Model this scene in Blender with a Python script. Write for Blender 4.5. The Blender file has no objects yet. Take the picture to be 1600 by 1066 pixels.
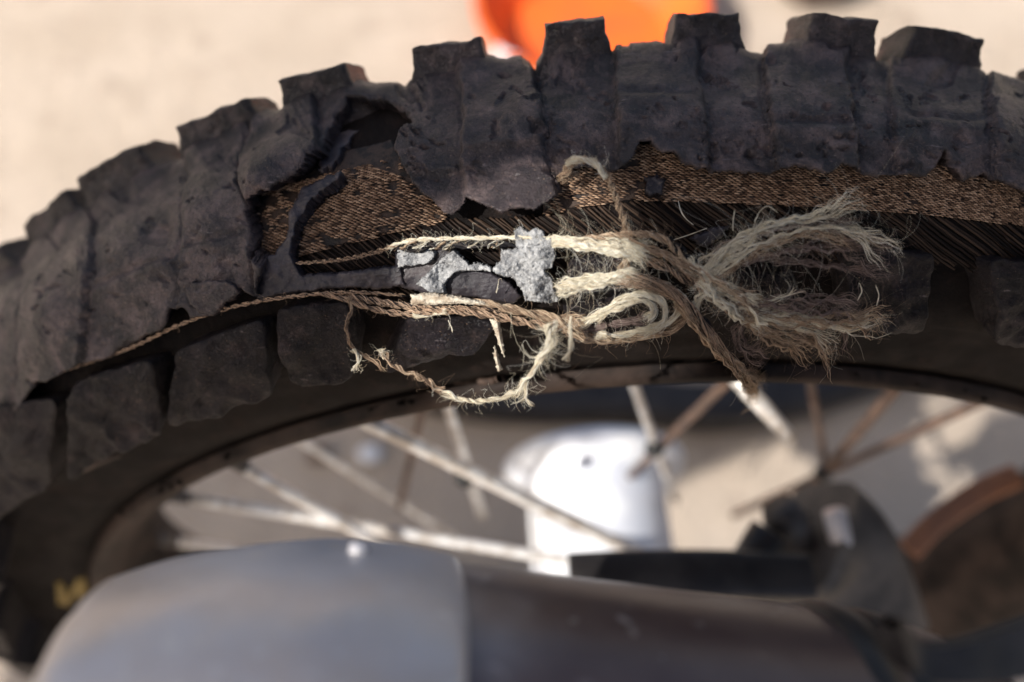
import bpy, math, random
import numpy as np

rng = np.random.default_rng(11)
random.seed(11)
SC = bpy.context.scene
COL = SC.collection

# ------------------------------------------------------------------ camera
WZ = 0.335                                            # height of the wheel axle
CAM = np.array([-.0571, -.1799, .5187 + WZ])
YAW, PITCH, ROLL = math.radians(2.72), math.radians(59.21), math.radians(.16)
FPX = 35 / 36 * 1600
def _axes():
    cy, sy, cp, sp = math.cos(YAW), math.sin(YAW), math.cos(PITCH), math.sin(PITCH)
    f = np.array([sy * cp, cy * cp, -sp]); r = np.array([cy, -sy, 0.]); u = np.cross(r, f)
    c, s = math.cos(ROLL), math.sin(ROLL)
    return c * r + s * u, c * u - s * r, f
AR, AU, AF = _axes()
cam_d = bpy.data.cameras.new('camera')
cam = bpy.data.objects.new('camera', cam_d); COL.objects.link(cam)
from mathutils import Matrix, Vector
M = Matrix(((AR[0], AU[0], -AF[0], CAM[0]), (AR[1], AU[1], -AF[1], CAM[1]), (AR[2], AU[2], -AF[2], CAM[2]), (0, 0, 0, 1)))
cam.matrix_world = M
cam_d.lens = 35; cam_d.sensor_width = 36; cam_d.clip_start = .01; cam_d.clip_end = 400
cam_d.dof.use_dof = True; cam_d.dof.focus_distance = .262; cam_d.dof.aperture_fstop = 4.6
cam_d.dof.aperture_blades = 0
SC.camera = cam

# ------------------------------------------------------------------ light
SUN = np.array([-.86, -.52, 1.0]); SUN = SUN / np.linalg.norm(SUN)
world = bpy.data.worlds.new('World'); SC.world = world; world.use_nodes = True
wn = world.node_tree.nodes; wn.clear()
sky = wn.new('ShaderNodeTexSky'); sky.sky_type = 'NISHITA'; sky.sun_disc = False
sky.sun_elevation = math.asin(SUN[2]); sky.sun_rotation = math.atan2(SUN[0], SUN[1])
sky.air_density = 1.0; sky.dust_density = 4.0; sky.ozone_density = .8
bg = wn.new('ShaderNodeBackground'); bg.inputs['Strength'].default_value = .12
wo = wn.new('ShaderNodeOutputWorld')
world.node_tree.links.new(sky.outputs[0], bg.inputs[0]); world.node_tree.links.new(bg.outputs[0], wo.inputs[0])
sl = bpy.data.lights.new('sun', 'SUN'); sl.energy = 5.0; sl.angle = math.radians(.5); sl.color = (1, .965, .91)
so = bpy.data.objects.new('sun', sl); COL.objects.link(so)
so.rotation_mode = 'QUATERNION'; so.rotation_quaternion = Vector(SUN.tolist()).to_track_quat('Z', 'Y')
so.location = (SUN * 5).tolist()
SC.view_settings.view_transform = 'Standard'; SC.view_settings.look = 'None'
SC.view_settings.exposure = .42; SC.view_settings.gamma = 1.0
SC.cycles.use_denoising = True
SC.cycles.max_bounces = 8
SC.cycles.sample_clamp_indirect = 8

# ------------------------------------------------------------------ small maths
def ray(px, py):
    px = np.asarray(px, float); py = np.asarray(py, float)
    d = AF + np.multiply.outer((px - 800) / FPX, AR) - np.multiply.outer((py - 533) / FPX, AU)
    return d                                          # depth along AF is 1 per unit
def at(px, py, depth):
    return CAM + ray(px, py) * np.asarray(depth, float)[..., None]
def project(P):
    d = P - CAM; z = d @ AF
    return 800 + FPX * (d @ AR) / z, 533 - FPX * (d @ AU) / z
def on_plane(px, py, n, k):                           # plane P.n = k
    d = ray(px, py); n = np.asarray(n, float)
    t = (k - CAM @ n) / (d @ n)
    return CAM + d * t[..., None]
_perm = rng.permutation(4096)
_val = rng.random(4096)
def vnoise(x, y, z=0.):
    x = np.asarray(x, float); y = np.asarray(y, float); z = np.asarray(z, float) + 0 * x
    xi, yi, zi = np.floor(x).astype(int), np.floor(y).astype(int), np.floor(z).astype(int)
    fx, fy, fz = x - xi, y - yi, z - zi
    fx, fy, fz = (t * t * (3 - 2 * t) for t in (fx, fy, fz))
    def h(a, b, c): return _val[_perm[(_perm[(_perm[a & 4095] + b) & 4095] + c) & 4095]]
    def l(a, b, t): return a + (b - a) * t
    return l(l(l(h(xi, yi, zi), h(xi + 1, yi, zi), fx), l(h(xi, yi + 1, zi), h(xi + 1, yi + 1, zi), fx), fy),
             l(l(h(xi, yi, zi + 1), h(xi + 1, yi, zi + 1), fx), l(h(xi, yi + 1, zi + 1), h(xi + 1, yi + 1, zi + 1), fx), fy), fz) * 2 - 1
def fbm(x, y, o=4, z=0., g=.5):
    s = 0; a = 1; n = 0
    for i in range(o):
        s = s + a * vnoise(x * 2 ** i + 17 * i, y * 2 ** i + 31 * i, z); n += a; a *= g
    return s / n
def smooth(a, b, x):
    t = np.clip((x - a) / (b - a), 0, 1); return t * t * (3 - 2 * t)
def poly_sd(x, y, P):                                 # signed distance to a polygon, + inside
    P = np.asarray(P, float); sh = x.shape; x = x.ravel(); y = y.ravel()
    best = np.full(x.shape, 1e9); ins = np.zeros(x.shape, bool)
    for a, b in zip(P, np.roll(P, -1, 0)):
        e = b - a; L = (e @ e) + 1e-9
        t = np.clip(((x - a[0]) * e[0] + (y - a[1]) * e[1]) / L, 0, 1)
        best = np.minimum(best, np.hypot(x - a[0] - t * e[0], y - a[1] - t * e[1]))
        c = (a[1] > y) != (b[1] > y)
        ins ^= c & (x < (b[0] - a[0]) * (y - a[1]) / ((b[1] - a[1]) + 1e-12) + a[0])
    return np.where(ins, best, -best).reshape(sh)
def catmull(P, n):
    P = np.asarray(P, float)
    Q = np.vstack([2 * P[0] - P[1], P, 2 * P[-1] - P[-2]])
    seg = np.linalg.norm(np.diff(P, axis=0), axis=1) ** .6
    u = np.concatenate([[0], np.cumsum(seg)]); u /= u[-1]
    t = np.linspace(0, 1, n); i = np.clip(np.searchsorted(u, t, 'right') - 1, 0, len(P) - 2)
    k = ((t - u[i]) / (u[i + 1] - u[i] + 1e-9))[:, None]
    p0, p1, p2, p3 = Q[i], Q[i + 1], Q[i + 2], Q[i + 3]
    return .5 * (2 * p1 + (p2 - p0) * k + (2 * p0 - 5 * p1 + 4 * p2 - p3) * k ** 2 + (3 * p1 - p0 - 3 * p2 + p3) * k ** 3)

# ------------------------------------------------------------------ objects
def mesh_obj(name, V, F, mat, parent=None, smooth_=True, tris=None):
    """V (n,3); F (m,4) quads (and optional tris (k,3)) -> one mesh object"""
    me = bpy.data.meshes.new(name)
    F = np.asarray(F, np.int32).reshape(-1, 4) if F is not None and len(F) else np.zeros((0, 4), np.int32)
    T = np.asarray(tris, np.int32).reshape(-1, 3) if tris is not None and len(tris) else np.zeros((0, 3), np.int32)
    me.vertices.add(len(V)); me.vertices.foreach_set('co', np.asarray(V, np.float32).ravel())
    nl = F.size + T.size
    me.loops.add(nl); me.loops.foreach_set('vertex_index', np.concatenate([F.ravel(), T.ravel()]).astype(np.int32))
    np_ = len(F) + len(T)
    me.polygons.add(np_)
    st = np.concatenate([np.arange(len(F)) * 4, len(F) * 4 + np.arange(len(T)) * 3]).astype(np.int32)
    me.polygons.foreach_set('loop_start', st)
    me.polygons.foreach_set('use_smooth', np.full(np_, smooth_, bool))
    me.update(calc_edges=True); me.validate()
    if mat: me.materials.append(mat)
    o = bpy.data.objects.new(name, me); COL.objects.link(o)
    if parent: o.parent = parent
    return o
def thing(name, label, cat, loc=(0, 0, 0), group=None):
    o = bpy.data.objects.new(name, None); COL.objects.link(o); o.location = loc; o.empty_display_size = .05
    o['label'] = label; o['category'] = cat
    if group: o['group'] = group
    return o
def grid_faces(keep):
    """keep: (n,m) vertex mask -> quads whose four corners are kept (indices into n*m)"""
    n, m = keep.shape
    idx = np.arange(n * m).reshape(n, m)
    k = keep[:-1, :-1] & keep[1:, :-1] & keep[1:, 1:] & keep[:-1, 1:]
    return np.stack([idx[:-1, :-1][k], idx[1:, :-1][k], idx[1:, 1:][k], idx[:-1, 1:][k]], -1)
def slab(name, top, F, down, mat, parent, mat2=None, rows=2, jit=.0004):
    """an open sheet of quads F over verts top, closed with a torn skirt that goes `down` (vector per vertex), and a back"""
    used = np.unique(F); remap = np.full(len(top), -1); remap[used] = np.arange(len(used))
    V = top[used]; D = down[used]; F = remap[F]
    E = np.concatenate([F[:, [0, 1]], F[:, [1, 2]], F[:, [2, 3]], F[:, [3, 0]]])
    key = np.sort(E, 1); key = key[:, 0] * len(V) + key[:, 1]
    _, inv, cnt = np.unique(key, return_inverse=True, return_counts=True)
    B = E[cnt[inv] == 1]
    bv = np.unique(B); rb = np.full(len(V), -1); rb[bv] = np.arange(len(bv))
    VV = [V]; FF = [F]; prev = np.arange(len(V)); base = len(V); last = None
    for k in range(1, rows + 1):
        nv = V[bv] + D[bv] * (k / rows) + rng.normal(0, jit, (len(bv), 3)) * (k < rows)
        cur = np.full(len(V), -1); cur[bv] = base + np.arange(len(bv))
        FF.append(np.stack([prev[B[:, 1]], prev[B[:, 0]], cur[B[:, 0]], cur[B[:, 1]]], -1))
        VV.append(nv); base += len(bv); prev = cur; last = cur
    # back: same sheet at the skirt's foot
    inner = np.setdiff1d(np.arange(len(V)), bv)
    cur = last.copy(); cur[inner] = base + np.arange(len(inner)); VV.append(V[inner] + D[inner])
    FF.append(cur[F][:, ::-1])
    return mesh_obj(name, np.vstack(VV), np.vstack(FF), mat, parent)
def revolve(name, prof, mat, parent, a0=0, a1=360, n=360, centre=(0, 0, WZ), disp=None, closed=False):
    prof = np.asarray(prof, float); full = abs(a1 - a0 - 360) < 1e-6
    th = np.radians(np.linspace(a0, a1, n + 1)[:n if full else n + 1])
    if closed: prof = np.vstack([prof, prof[:1]])
    T, J = np.meshgrid(th, np.arange(len(prof)), indexing='ij')
    r = prof[J, 1]; y = prof[J, 0]
    if disp is not None:
        r = r + disp(T, J)
    V = np.stack([r * np.sin(T) + centre[0], y + centre[1], r * np.cos(T) + centre[2]], -1).reshape(-1, 3)
    m = len(prof); idx = np.arange(len(th) * m).reshape(len(th), m)
    nx = np.roll(idx, -1, 0) if full else idx[1:]
    cu = idx if full else idx[:-1]
    F = np.stack([cu[:, :-1], cu[:, 1:], nx[:, 1:], nx[:, :-1]], -1).reshape(-1, 4)
    return mesh_obj(name, V, F, mat, parent)
def tube(P, R, sides=12, cap=True):
    P = np.asarray(P, float); n = len(P); R = np.broadcast_to(np.asarray(R, float), (n,))
    T = np.gradient(P, axis=0); T /= np.linalg.norm(T, axis=1)[:, None] + 1e-12
    a = np.array([0, 0, 1.]) if abs(T[0][2]) < .9 else np.array([1., 0, 0])
    N = np.cross(T, a); N /= np.linalg.norm(N, axis=1)[:, None] + 1e-12; B = np.cross(T, N)
    ph = np.linspace(0, 2 * np.pi, sides, endpoint=False)
    V = (P[:, None] + R[:, None, None] * (np.cos(ph)[None, :, None] * N[:, None] + np.sin(ph)[None, :, None] * B[:, None])).reshape(-1, 3)
    idx = np.arange(n * sides).reshape(n, sides)
    F = np.stack([idx[:-1], np.roll(idx, -1, 1)[:-1], np.roll(idx, -1, 1)[1:], idx[1:]], -1).reshape(-1, 4)
    tr = []
    if cap:
        V = np.vstack([V, P[0], P[-1]]); c0, c1 = n * sides, n * sides + 1
        for k in range(sides):
            tr.append((c0, idx[0][(k + 1) % sides], idx[0][k])); tr.append((c1, idx[-1][k], idx[-1][(k + 1) % sides]))
    return V, F, np.array(tr, int).reshape(-1, 3)
def tube_obj(name, P, R, mat, parent, sides=14):
    V, F, T = tube(P, R, sides); return mesh_obj(name, V, F, mat, parent, tris=T)
def join(parts):
    Vs, Fs, Ts, b = [], [], [], 0
    for V, F, T in parts:
        Vs.append(V); Fs.append(np.asarray(F).reshape(-1, 4) + b)
        Ts.append(np.asarray(T).reshape(-1, 3) + b); b += len(V)
    return np.vstack(Vs), np.vstack(Fs), np.vstack(Ts)

# ------------------------------------------------------------------ materials
def mat_new(name):
    m = bpy.data.materials.new(name); m.use_nodes = True
    nt = m.node_tree; b = nt.nodes['Principled BSDF']
    return m, nt, b
def nd(nt, t, **kw):
    n = nt.nodes.new(t)
    for k, v in kw.items():
        if k in n.inputs: n.inputs[k].default_value = v
        else: setattr(n, k, v)
    return n
def mixc(nt, fac, a, b):
    n = nt.nodes.new('ShaderNodeMix'); n.data_type = 'RGBA'
    for s, v in ((n.inputs[0], fac), (n.inputs[6], a), (n.inputs[7], b)):
        if hasattr(v, 'links') or isinstance(v, bpy.types.NodeSocket): nt.links.new(v, s)
        else: s.default_value = v if isinstance(v, (int, float)) else (*v, 1)
    return n.outputs[2]
def noise(nt, co, scale, detail=5, rough=.55, lo=.4, hi=.6, dist=0.):
    n = nd(nt, 'ShaderNodeTexNoise', Scale=scale, Detail=detail, Roughness=rough, Distortion=dist)
    nt.links.new(co, n.inputs['Vector'])
    r = nd(nt, 'ShaderNodeMapRange'); r.inputs[1].default_value = lo; r.inputs[2].default_value = hi
    nt.links.new(n.outputs[0], r.inputs[0]); return r.outputs[0]
def rubber(name, dark, mid, dust, dustlo=.5, dusthi=.72, rough=.62, bump=.5, scale=1., spec=.35, fine=False):
    m, nt, b = mat_new(name)
    co = nd(nt, 'ShaderNodeTexCoord').outputs['Object']
    c = mixc(nt, noise(nt, co, 45 * scale, 8, .66, .36, .62, .6), dark, mid)
    c = mixc(nt, noise(nt, co, 120 * scale, 8, .68, dustlo, dusthi, .4), c, dust)
    sp = noise(nt, co, 700 * scale, 5, .75, .60, .80)
    c = mixc(nt, sp, c, tuple(min(1, d * 1.25) for d in (dust[0] * 1.1, dust[1], dust[2] * .85)))
    if fine:
        c = mixc(nt, noise(nt, co, 1100, 4, .7, .56, .66), c, tuple(.42 * x for x in mid))
        c = mixc(nt, noise(nt, co, 1700, 3, .6, .66, .74), c, (.26, .175, .115))
        mp = nd(nt, 'ShaderNodeMapping'); mp.inputs['Scale'].default_value = (.16, 1, 1); mp.inputs['Rotation'].default_value = (.3, .5, .35); nt.links.new(co, mp.inputs['Vector'])
        c = mixc(nt, noise(nt, mp.outputs[0], 900, 3, .6, .66, .80), c, (.20, .165, .165))
    nt.links.new(c, b.inputs['Base Color'])
    rr = noise(nt, co, 90 * scale, 5, .6, .2, .8)
    mr = nd(nt, 'ShaderNodeMapRange'); mr.inputs[3].default_value = rough - .12; mr.inputs[4].default_value = rough + .2
    nt.links.new(rr, mr.inputs[0]); nt.links.new(mr.outputs[0], b.inputs['Roughness'])
    b.inputs['Specular IOR Level'].default_value = spec
    n1 = nd(nt, 'ShaderNodeTexNoise', Scale=420 * scale, Detail=8, Roughness=.65); nt.links.new(co, n1.inputs['Vector'])
    v1 = nd(nt, 'ShaderNodeTexNoise', Scale=1500 * scale, Detail=4, Roughness=.7, Distortion=.8); nt.links.new(co, v1.inputs['Vector'])
    vr = nd(nt, 'ShaderNodeMapRange'); vr.inputs[1].default_value = .3; vr.inputs[2].default_value = .55; nt.links.new(v1.outputs[0], vr.inputs[0])
    n2 = nd(nt, 'ShaderNodeMath', operation='MULTIPLY_ADD'); n2.inputs[1].default_value = .55
    nt.links.new(vr.outputs[0], n2.inputs[0]); nt.links.new(n1.outputs[0], n2.inputs[2])
    bp = nd(nt, 'ShaderNodeBump', Strength=bump, Distance=.0007); nt.links.new(n2.outputs[0], bp.inputs['Height'])
    nt.links.new(bp.outputs[0], b.inputs['Normal'])
    return m
RUB = rubber('dusty_tread_rubber', (.009, .0065, .007), (.043, .031, .032), (.150, .106, .098), .46, .72, .38, .7, spec=.45, fine=True)
RUBK = rubber('knob_rubber', (.014, .011, .012), (.040, .031, .033), (.115, .088, .082), .56, .8, .46, .8, spec=.25, fine=True)
RUBT = rubber('worn_knob_rubber', (.009, .0065, .007), (.034, .025, .026), (.130, .094, .088), .50, .76, .36, .8, spec=.5, fine=True)
RUBD = rubber('inner_rubber', (.004, .003, .003), (.010, .007, .006), (.030, .018, .014), .54, .84, .65, .5, spec=.10)
RUBL = rubber('lug_rubber', (.005, .004, .005), (.017, .013, .016), (.085, .060, .056), .56, .80, .38, .9, spec=.22, fine=True)
FLAPR = rubber('smooth_torn_rubber', (.014, .012, .015), (.036, .030, .036), (.11, .09, .09), .5, .8, .42, .3)

def flap_mat():
    m, nt, b = mat_new('rough_torn_rubber')
    co = nd(nt, 'ShaderNodeTexCoord').outputs['Object']
    c = mixc(nt, noise(nt, co, 150, 10, .66, .32, .66, 1.2), (.085, .086, .092), (.36, .36, .355))
    c = mixc(nt, noise(nt, co, 1300, 6, .8, .48, .70), c, (.50, .495, .48))
    c = mixc(nt, noise(nt, co, 330, 9, .75, .56, .61, 1.5), c, (.035, .034, .037))
    nt.links.new(c, b.inputs['Base Color']); b.inputs['Roughness'].default_value = .8
    n1 = nd(nt, 'ShaderNodeTexNoise', Scale=700, Detail=9, Roughness=.75, Distortion=.6); nt.links.new(co, n1.inputs['Vector'])
    bp = nd(nt, 'ShaderNodeBump', Strength=.8, Distance=.0005); nt.links.new(n1.outputs[0], bp.inputs['Height'])
    nt.links.new(bp.outputs[0], b.inputs['Normal']); return m
FLAP = flap_mat()

def fibre(name, stops, rough=.6):
    m, nt, b = mat_new(name)
    g = nd(nt, 'ShaderNodeNewGeometry')
    r = nd(nt, 'ShaderNodeValToRGB'); r.color_ramp.interpolation = 'LINEAR'
    el = r.color_ramp.elements
    while len(el) < len(stops): el.new(.5)
    for e, (p, c) in zip(el, stops): e.position = p; e.color = (*c, 1)
    nt.links.new(g.outputs['Random Per Island'], r.inputs[0])
    co = nd(nt, 'ShaderNodeTexCoord').outputs['Object']
    c = mixc(nt, noise(nt, co, 400, 4, .6, .68, .9), r.outputs[0], (.12, .08, .055))
    nt.links.new(c, b.inputs['Base Color']); b.inputs['Roughness'].default_value = rough
    b.inputs['Specular IOR Level'].default_value = .2
    tr = nd(nt, 'ShaderNodeBsdfTranslucent'); nt.links.new(c, tr.inputs['Color'])
    mx = nd(nt, 'ShaderNodeMixShader'); mx.inputs[0].default_value = .32
    nt.links.new(b.outputs[0], mx.inputs[1]); nt.links.new(tr.outputs[0], mx.inputs[2])
    nt.links.new(mx.outputs[0], nt.nodes['Material Output'].inputs['Surface'])
    return m
CREAM = fibre('cream_fibre', [(0, (.50, .40, .28)), (.15, (.80, .70, .52)), (.5, (.91, .85, .68)), (1, (.95, .93, .85))])
TAN = fibre('tan_fibre', [(0, (.10, .065, .045)), (.25, (.34, .23, .155)), (.6, (.56, .40, .27)), (1, (.76, .62, .44))])
MAUVE = fibre('mauve_fibre', [(0, (.08, .055, .05)), (.5, (.25, .18, .155)), (1, (.46, .36, .31))])
CORD = fibre('rubbered_cord', [(0, (.02, .017, .017)), (.30, (.03, .025, .024)), (.36, (.40, .26, .175)), (1, (.72, .53, .37))])
BLACKF = fibre('black_cord', [(0, (.014, .013, .015)), (.8, (.03, .028, .03)), (1, (.12, .10, .09))])
WEAVE = fibre('weave_stitch', [(0, (.10, .06, .04)), (.3, (.25, .152, .096)), (.7, (.42, .275, .18)), (1, (.60, .42, .285))])
PLY = fibre('ply_cord', [(0, (.008, .006, .005)), (.5, (.028, .017, .012)), (1, (.085, .054, .036))])

def plain(name, col, rough=.5, metal=0., bump=0., scale=200, col2=None, lo=.4, hi=.6, spec=.5, spots=None):
    m, nt, b = mat_new(name)
    co = nd(nt, 'ShaderNodeTexCoord').outputs['Object']
    c = mixc(nt, noise(nt, co, scale * .3, 6, .6, lo, hi), col, col2 or tuple(x * .7 for x in col))
    if spots: c = mixc(nt, noise(nt, co, spots[1], 3, .5, spots[2], spots[2] + .05), c, spots[0])
    nt.links.new(c, b.inputs['Base Color'])
    b.inputs['Roughness'].default_value = rough; b.inputs['Metallic'].default_value = metal
    b.inputs['Specular IOR Level'].default_value = spec
    if bump:
        n1 = nd(nt, 'ShaderNodeTexNoise', Scale=scale, Detail=7, Roughness=.65); nt.links.new(co, n1.inputs['Vector'])
        bp = nd(nt, 'ShaderNodeBump', Strength=bump, Distance=.001); nt.links.new(n1.outputs[0], bp.inputs['Height'])
        nt.links.new(bp.outputs[0], b.inputs['Normal'])
    return m
RIM = plain('dusty_rim', (.010, .007, .006), .6, .0, .4, 150, (.042, .028, .022), spec=.15)
SPOKE = plain('spoke_steel', (.80, .78, .75), .40, .35, .1, 400, (.50, .44, .38))
SPOKED = plain('rusty_spoke', (.17, .105, .075), .55, .3, .2, 400, (.09, .06, .048))
TIE = plain('black_tie', (.012, .012, .012), .6)
ALU = plain('dusty_aluminium', (.58, .56, .575), .36, .2, .35, 70, (.54, .47, .42), .40, .62, .5, ((.62, .58, .55), 240, .62))
TITAN = plain('heat_stained_steel', (.085, .052, .048), .30, .2, .2, 160, (.13, .088, .076), .4, .7, .5, ((.30, .25, .225), 130, .655))
BLACK = plain('black_metal', (.016, .014, .014), .42, .1, .1, 200, (.034, .030, .029), spec=.35)
GREYM = plain('cast_metal', (.040, .036, .035), .55, .3, .2, 160, (.10, .085, .075))
CANVAS_SUN = plain('cream_canvas_and_sun', (.66, .60, .48), .85, 0, 1., 900, (.36, .28, .20), .42, .62)  # canvas colour, also painted as sunlight on two slivers
WHITE = plain('white_plastic', (.80, .81, .83), .4, 0, .05, 60, (.72, .73, .76))
ORANGE = plain('orange_plastic', (.72, .115, .025), .45, 0, .03, 60, (.80, .14, .02))
RUST = plain('rusty_plate', (.32, .13, .06), .65, .1, .3, 80, (.20, .09, .05))
STONE = plain('dark_stone', (.085, .055, .042), .8, 0, .5, 60, (.13, .09, .07))
YELL = plain('yellow_mark', (.24, .155, .02), .6, 0, 0, 100)
SHADE_MAT = plain('shade_sheet_cloth', (.55, .53, .50), .9, 0, .2, 60, (.48, .46, .43))  # for the added sheet that shades the wheel

def heat_tint():
    nt = TITAN.node_tree; b = nt.nodes['Principled BSDF']; src = b.inputs['Base Color'].links[0].from_socket
    co = nd(nt, 'ShaderNodeTexCoord').outputs['Object']; sx = nd(nt, 'ShaderNodeSeparateXYZ'); nt.links.new(co, sx.inputs[0])
    r = nd(nt, 'ShaderNodeMapRange'); r.inputs[1].default_value = -.080; r.inputs[2].default_value = -.028; r.inputs[3].default_value = 1; r.inputs[4].default_value = 0
    r.interpolation_type = 'SMOOTHSTEP'
    n = nd(nt, 'ShaderNodeMath', operation='MULTIPLY_ADD'); n.inputs[1].default_value = .03; nt.links.new(noise(nt, co, 45, 4, .5, .2, .8), n.inputs[0]); nt.links.new(sx.outputs[0], n.inputs[2])
    nt.links.new(n.outputs[0], r.inputs[0])
    nt.links.new(mixc(nt, r.outputs[0], src, (.40, .37, .37)), b.inputs['Base Color'])
heat_tint()
def sand():
    m, nt, b = mat_new('pale_sand')
    co = nd(nt, 'ShaderNodeTexCoord').outputs['Object']
    c = mixc(nt, noise(nt, co, 7, 8, .62, .35, .65), (.42, .34, .265), (.52, .43, .345))
    c = mixc(nt, noise(nt, co, 22, 5, .6, .56, .72), c, (.34, .265, .205))
    c = mixc(nt, noise(nt, co, 260, 3, .6, .5, .75), c, (.56, .465, .38))
    nt.links.new(c, b.inputs['Base Color']); b.inputs['Roughness'].default_value = .95
    b.inputs['Specular IOR Level'].default_value = .1
    n1 = nd(nt, 'ShaderNodeTexNoise', Scale=30, Detail=10, Roughness=.7); nt.links.new(co, n1.inputs['Vector'])
    bp = nd(nt, 'ShaderNodeBump', Strength=.55, Distance=.02); nt.links.new(n1.outputs[0], bp.inputs['Height'])
    nt.links.new(bp.outputs[0], b.inputs['Normal']); return m
SAND = sand()

# ------------------------------------------------------------------ ground
def build_ground():
    ax = np.concatenate([-np.geomspace(150, 3, 18), np.linspace(-2.5, 2.5, 101), np.geomspace(3, 150, 18)])
    X, Y = np.meshgrid(ax, ax, indexing='ij')
    Z = fbm(X * 2.2, Y * 2.2, 4) * .012 * np.clip(1 - np.hypot(X, Y) / 3, 0, 1) - .012
    Z = Z * smooth(.1, .6, np.hypot(X, Y)) + 0
    o = mesh_obj('ground', np.stack([X, Y, Z], -1).reshape(-1, 3), grid_faces(np.ones(X.shape, bool)), SAND)
    o['kind'] = 'structure'; o['label'] = 'pale sunlit sand under and behind the motorcycle'
build_ground()

# ------------------------------------------------------------------ the tyre's surface
PROF = catmull([(.030, .246), (.036, .256), (.047, .272), (.051, .285), (.047, .300), (.036, .3135), (.020, .322), (0, .327),
                (-.020, .322), (-.034, .312), (-.042, .300), (-.0455, .290), (-.0455, .281), (-.041, .272), (-.034, .260), (-.030, .250)], 400)
_d = np.gradient(PROF, axis=0); _sl = np.concatenate([[0], np.cumsum(np.linalg.norm(np.diff(PROF, axis=0), axis=1))])
_i0 = np.argmin(np.abs(PROF[:, 0]))
PS = _sl - _sl[_i0]                                   # arc length, 0 at the crown, + towards the camera
PN = np.stack([_d[:, 1], -_d[:, 0]], -1); PN /= np.linalg.norm(PN, axis=1)[:, None]
if PN[_i0, 1] < 0: PN = -PN
def surf(th, s, h=0.):
    y = np.interp(s, PS, PROF[:, 0]) + h * np.interp(s, PS, PN[:, 0])
    r = np.interp(s, PS, PROF[:, 1]) + h * np.interp(s, PS, PN[:, 1])
    return np.stack([r * np.sin(th), y, r * np.cos(th) + WZ], -1)
def surf_n(th, s):
    ny = np.interp(s, PS, PN[:, 0]); nr = np.interp(s, PS, PN[:, 1])
    return np.stack([nr * np.sin(th), ny, nr * np.cos(th)], -1)
# signed distance field of the section, for casting rays on it
_gy = np.arange(-.11, .1101, .0005); _gr = np.arange(.19, .4001, .0005)
_GY, _GR = np.meshgrid(_gy, _gr, indexing='ij')
_pp = PROF[::2]
def _mkfield():
    q = np.stack([_GY.ravel(), _GR.ravel()], -1).astype(np.float32); out = np.empty(len(q)); ix = np.empty(len(q), int)
    for k in range(0, len(q), 20000):
        d = np.hypot(q[k:k + 20000, None, 0] - _pp[None, :, 0].astype(np.float32), q[k:k + 20000, None, 1] - _pp[None, :, 1].astype(np.float32))
        ix[k:k + 20000] = d.argmin(1); out[k:k + 20000] = d.min(1)
    ins = poly_sd(_GY, _GR, _pp[::2]).ravel() > 0
    return np.where(ins, -out, out).reshape(_GY.shape)
_SDF = _mkfield()
def _sdf(P):
    y = P[..., 1]; r = np.hypot(P[..., 0], P[..., 2] - WZ)
    a = np.clip((y - _gy[0]) / .0005, 0, len(_gy) - 1.001); b = np.clip((r - _gr[0]) / .0005, 0, len(_gr) - 1.001)
    i = a.astype(int); j = b.astype(int); fa = a - i; fb = b - j
    return (_SDF[i, j] * (1 - fa) + _SDF[i + 1, j] * fa) * (1 - fb) + (_SDF[i, j + 1] * (1 - fa) + _SDF[i + 1, j + 1] * fa) * fb
def cast(px, py, h=0.):
    """points where the lines of sight meet the tyre's surface raised by h"""
    d = ray(px, py); h = np.asarray(h, float) + np.zeros(d.shape[:-1])
    L = np.linalg.norm(d, axis=-1); t = np.full(d.shape[:-1], .17)
    best = np.full(t.shape, 1e9); tb = t.copy()
    for _ in range(90):
        f = _sdf(CAM + d * t[..., None]) - h
        m = np.abs(f) < best; best = np.where(m, np.abs(f), best); tb = np.where(m, t, tb)
        t = t + np.clip(f, -.01, .02) * .9 / L
    return CAM + d * tb[..., None]
def uv(P):
    th = np.arctan2(P[..., 0], P[..., 2] - WZ); r = np.hypot(P[..., 0], P[..., 2] - WZ); y = P[..., 1]
    sh = th.shape; q = np.stack([y.ravel(), r.ravel()], -1)
    i = np.concatenate([np.hypot(q[k:k + 5000, None, 0] - PROF[None, :, 0], q[k:k + 5000, None, 1] - PROF[None, :, 1]).argmin(1) for k in range(0, len(q), 5000)])
    return th, PS[i].reshape(sh)

# ------------------------------------------------------------------ motorcycle, tyre casing, rim
BIKE = thing('motorcycle', 'motorcycle in close-up, its shredded knobby tyre above a dusty grey and brown muffler', 'motorcycle')
S0, S1 = PS[0], PS[-1]
cs = np.linspace(S0, S1, 140)
ch = -.0105 * smooth(S0 + .03, S0 + .055, cs) * (1 - smooth(S1 - .034, S1 - .012, cs))
cp = np.stack([np.interp(cs, PS, PROF[:, 0]) + ch * np.interp(cs, PS, PN[:, 0]), np.interp(cs, PS, PROF[:, 1]) + ch * np.interp(cs, PS, PN[:, 1])], -1)
inner = np.stack([cp[::-4, 0] * .86, cp[::-4, 1] - .006], -1)
TYRE = revolve('tyre', np.vstack([cp, inner]), RUBD, BIKE, n=420, closed=True,
               disp=lambda T, J: fbm(T * 60, J * .12, 3) * .0008)
TYRE['label'] = 'worn black tyre with its tread torn open to the cords'
rp = [(-.0325, .2535), (-.0362, .2520), (-.0368, .2490), (-.0345, .2462), (-.0330, .2440), (-.0300, .2405), (-.0270, .2375), (-.0170, .2330), (-.0130, .2290), (-.008, .2275), (.008, .2275),
      (.0130, .2290), (.0170, .2330), (.0270, .2375), (.0300, .2405), (.0345, .2462), (.0368, .2490), (.0362, .2520), (.0325, .2535), (.030, .250), (.024, .244), (.012, .238), (-.012, .238), (-.024, .244), (-.030, .250)]
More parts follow.
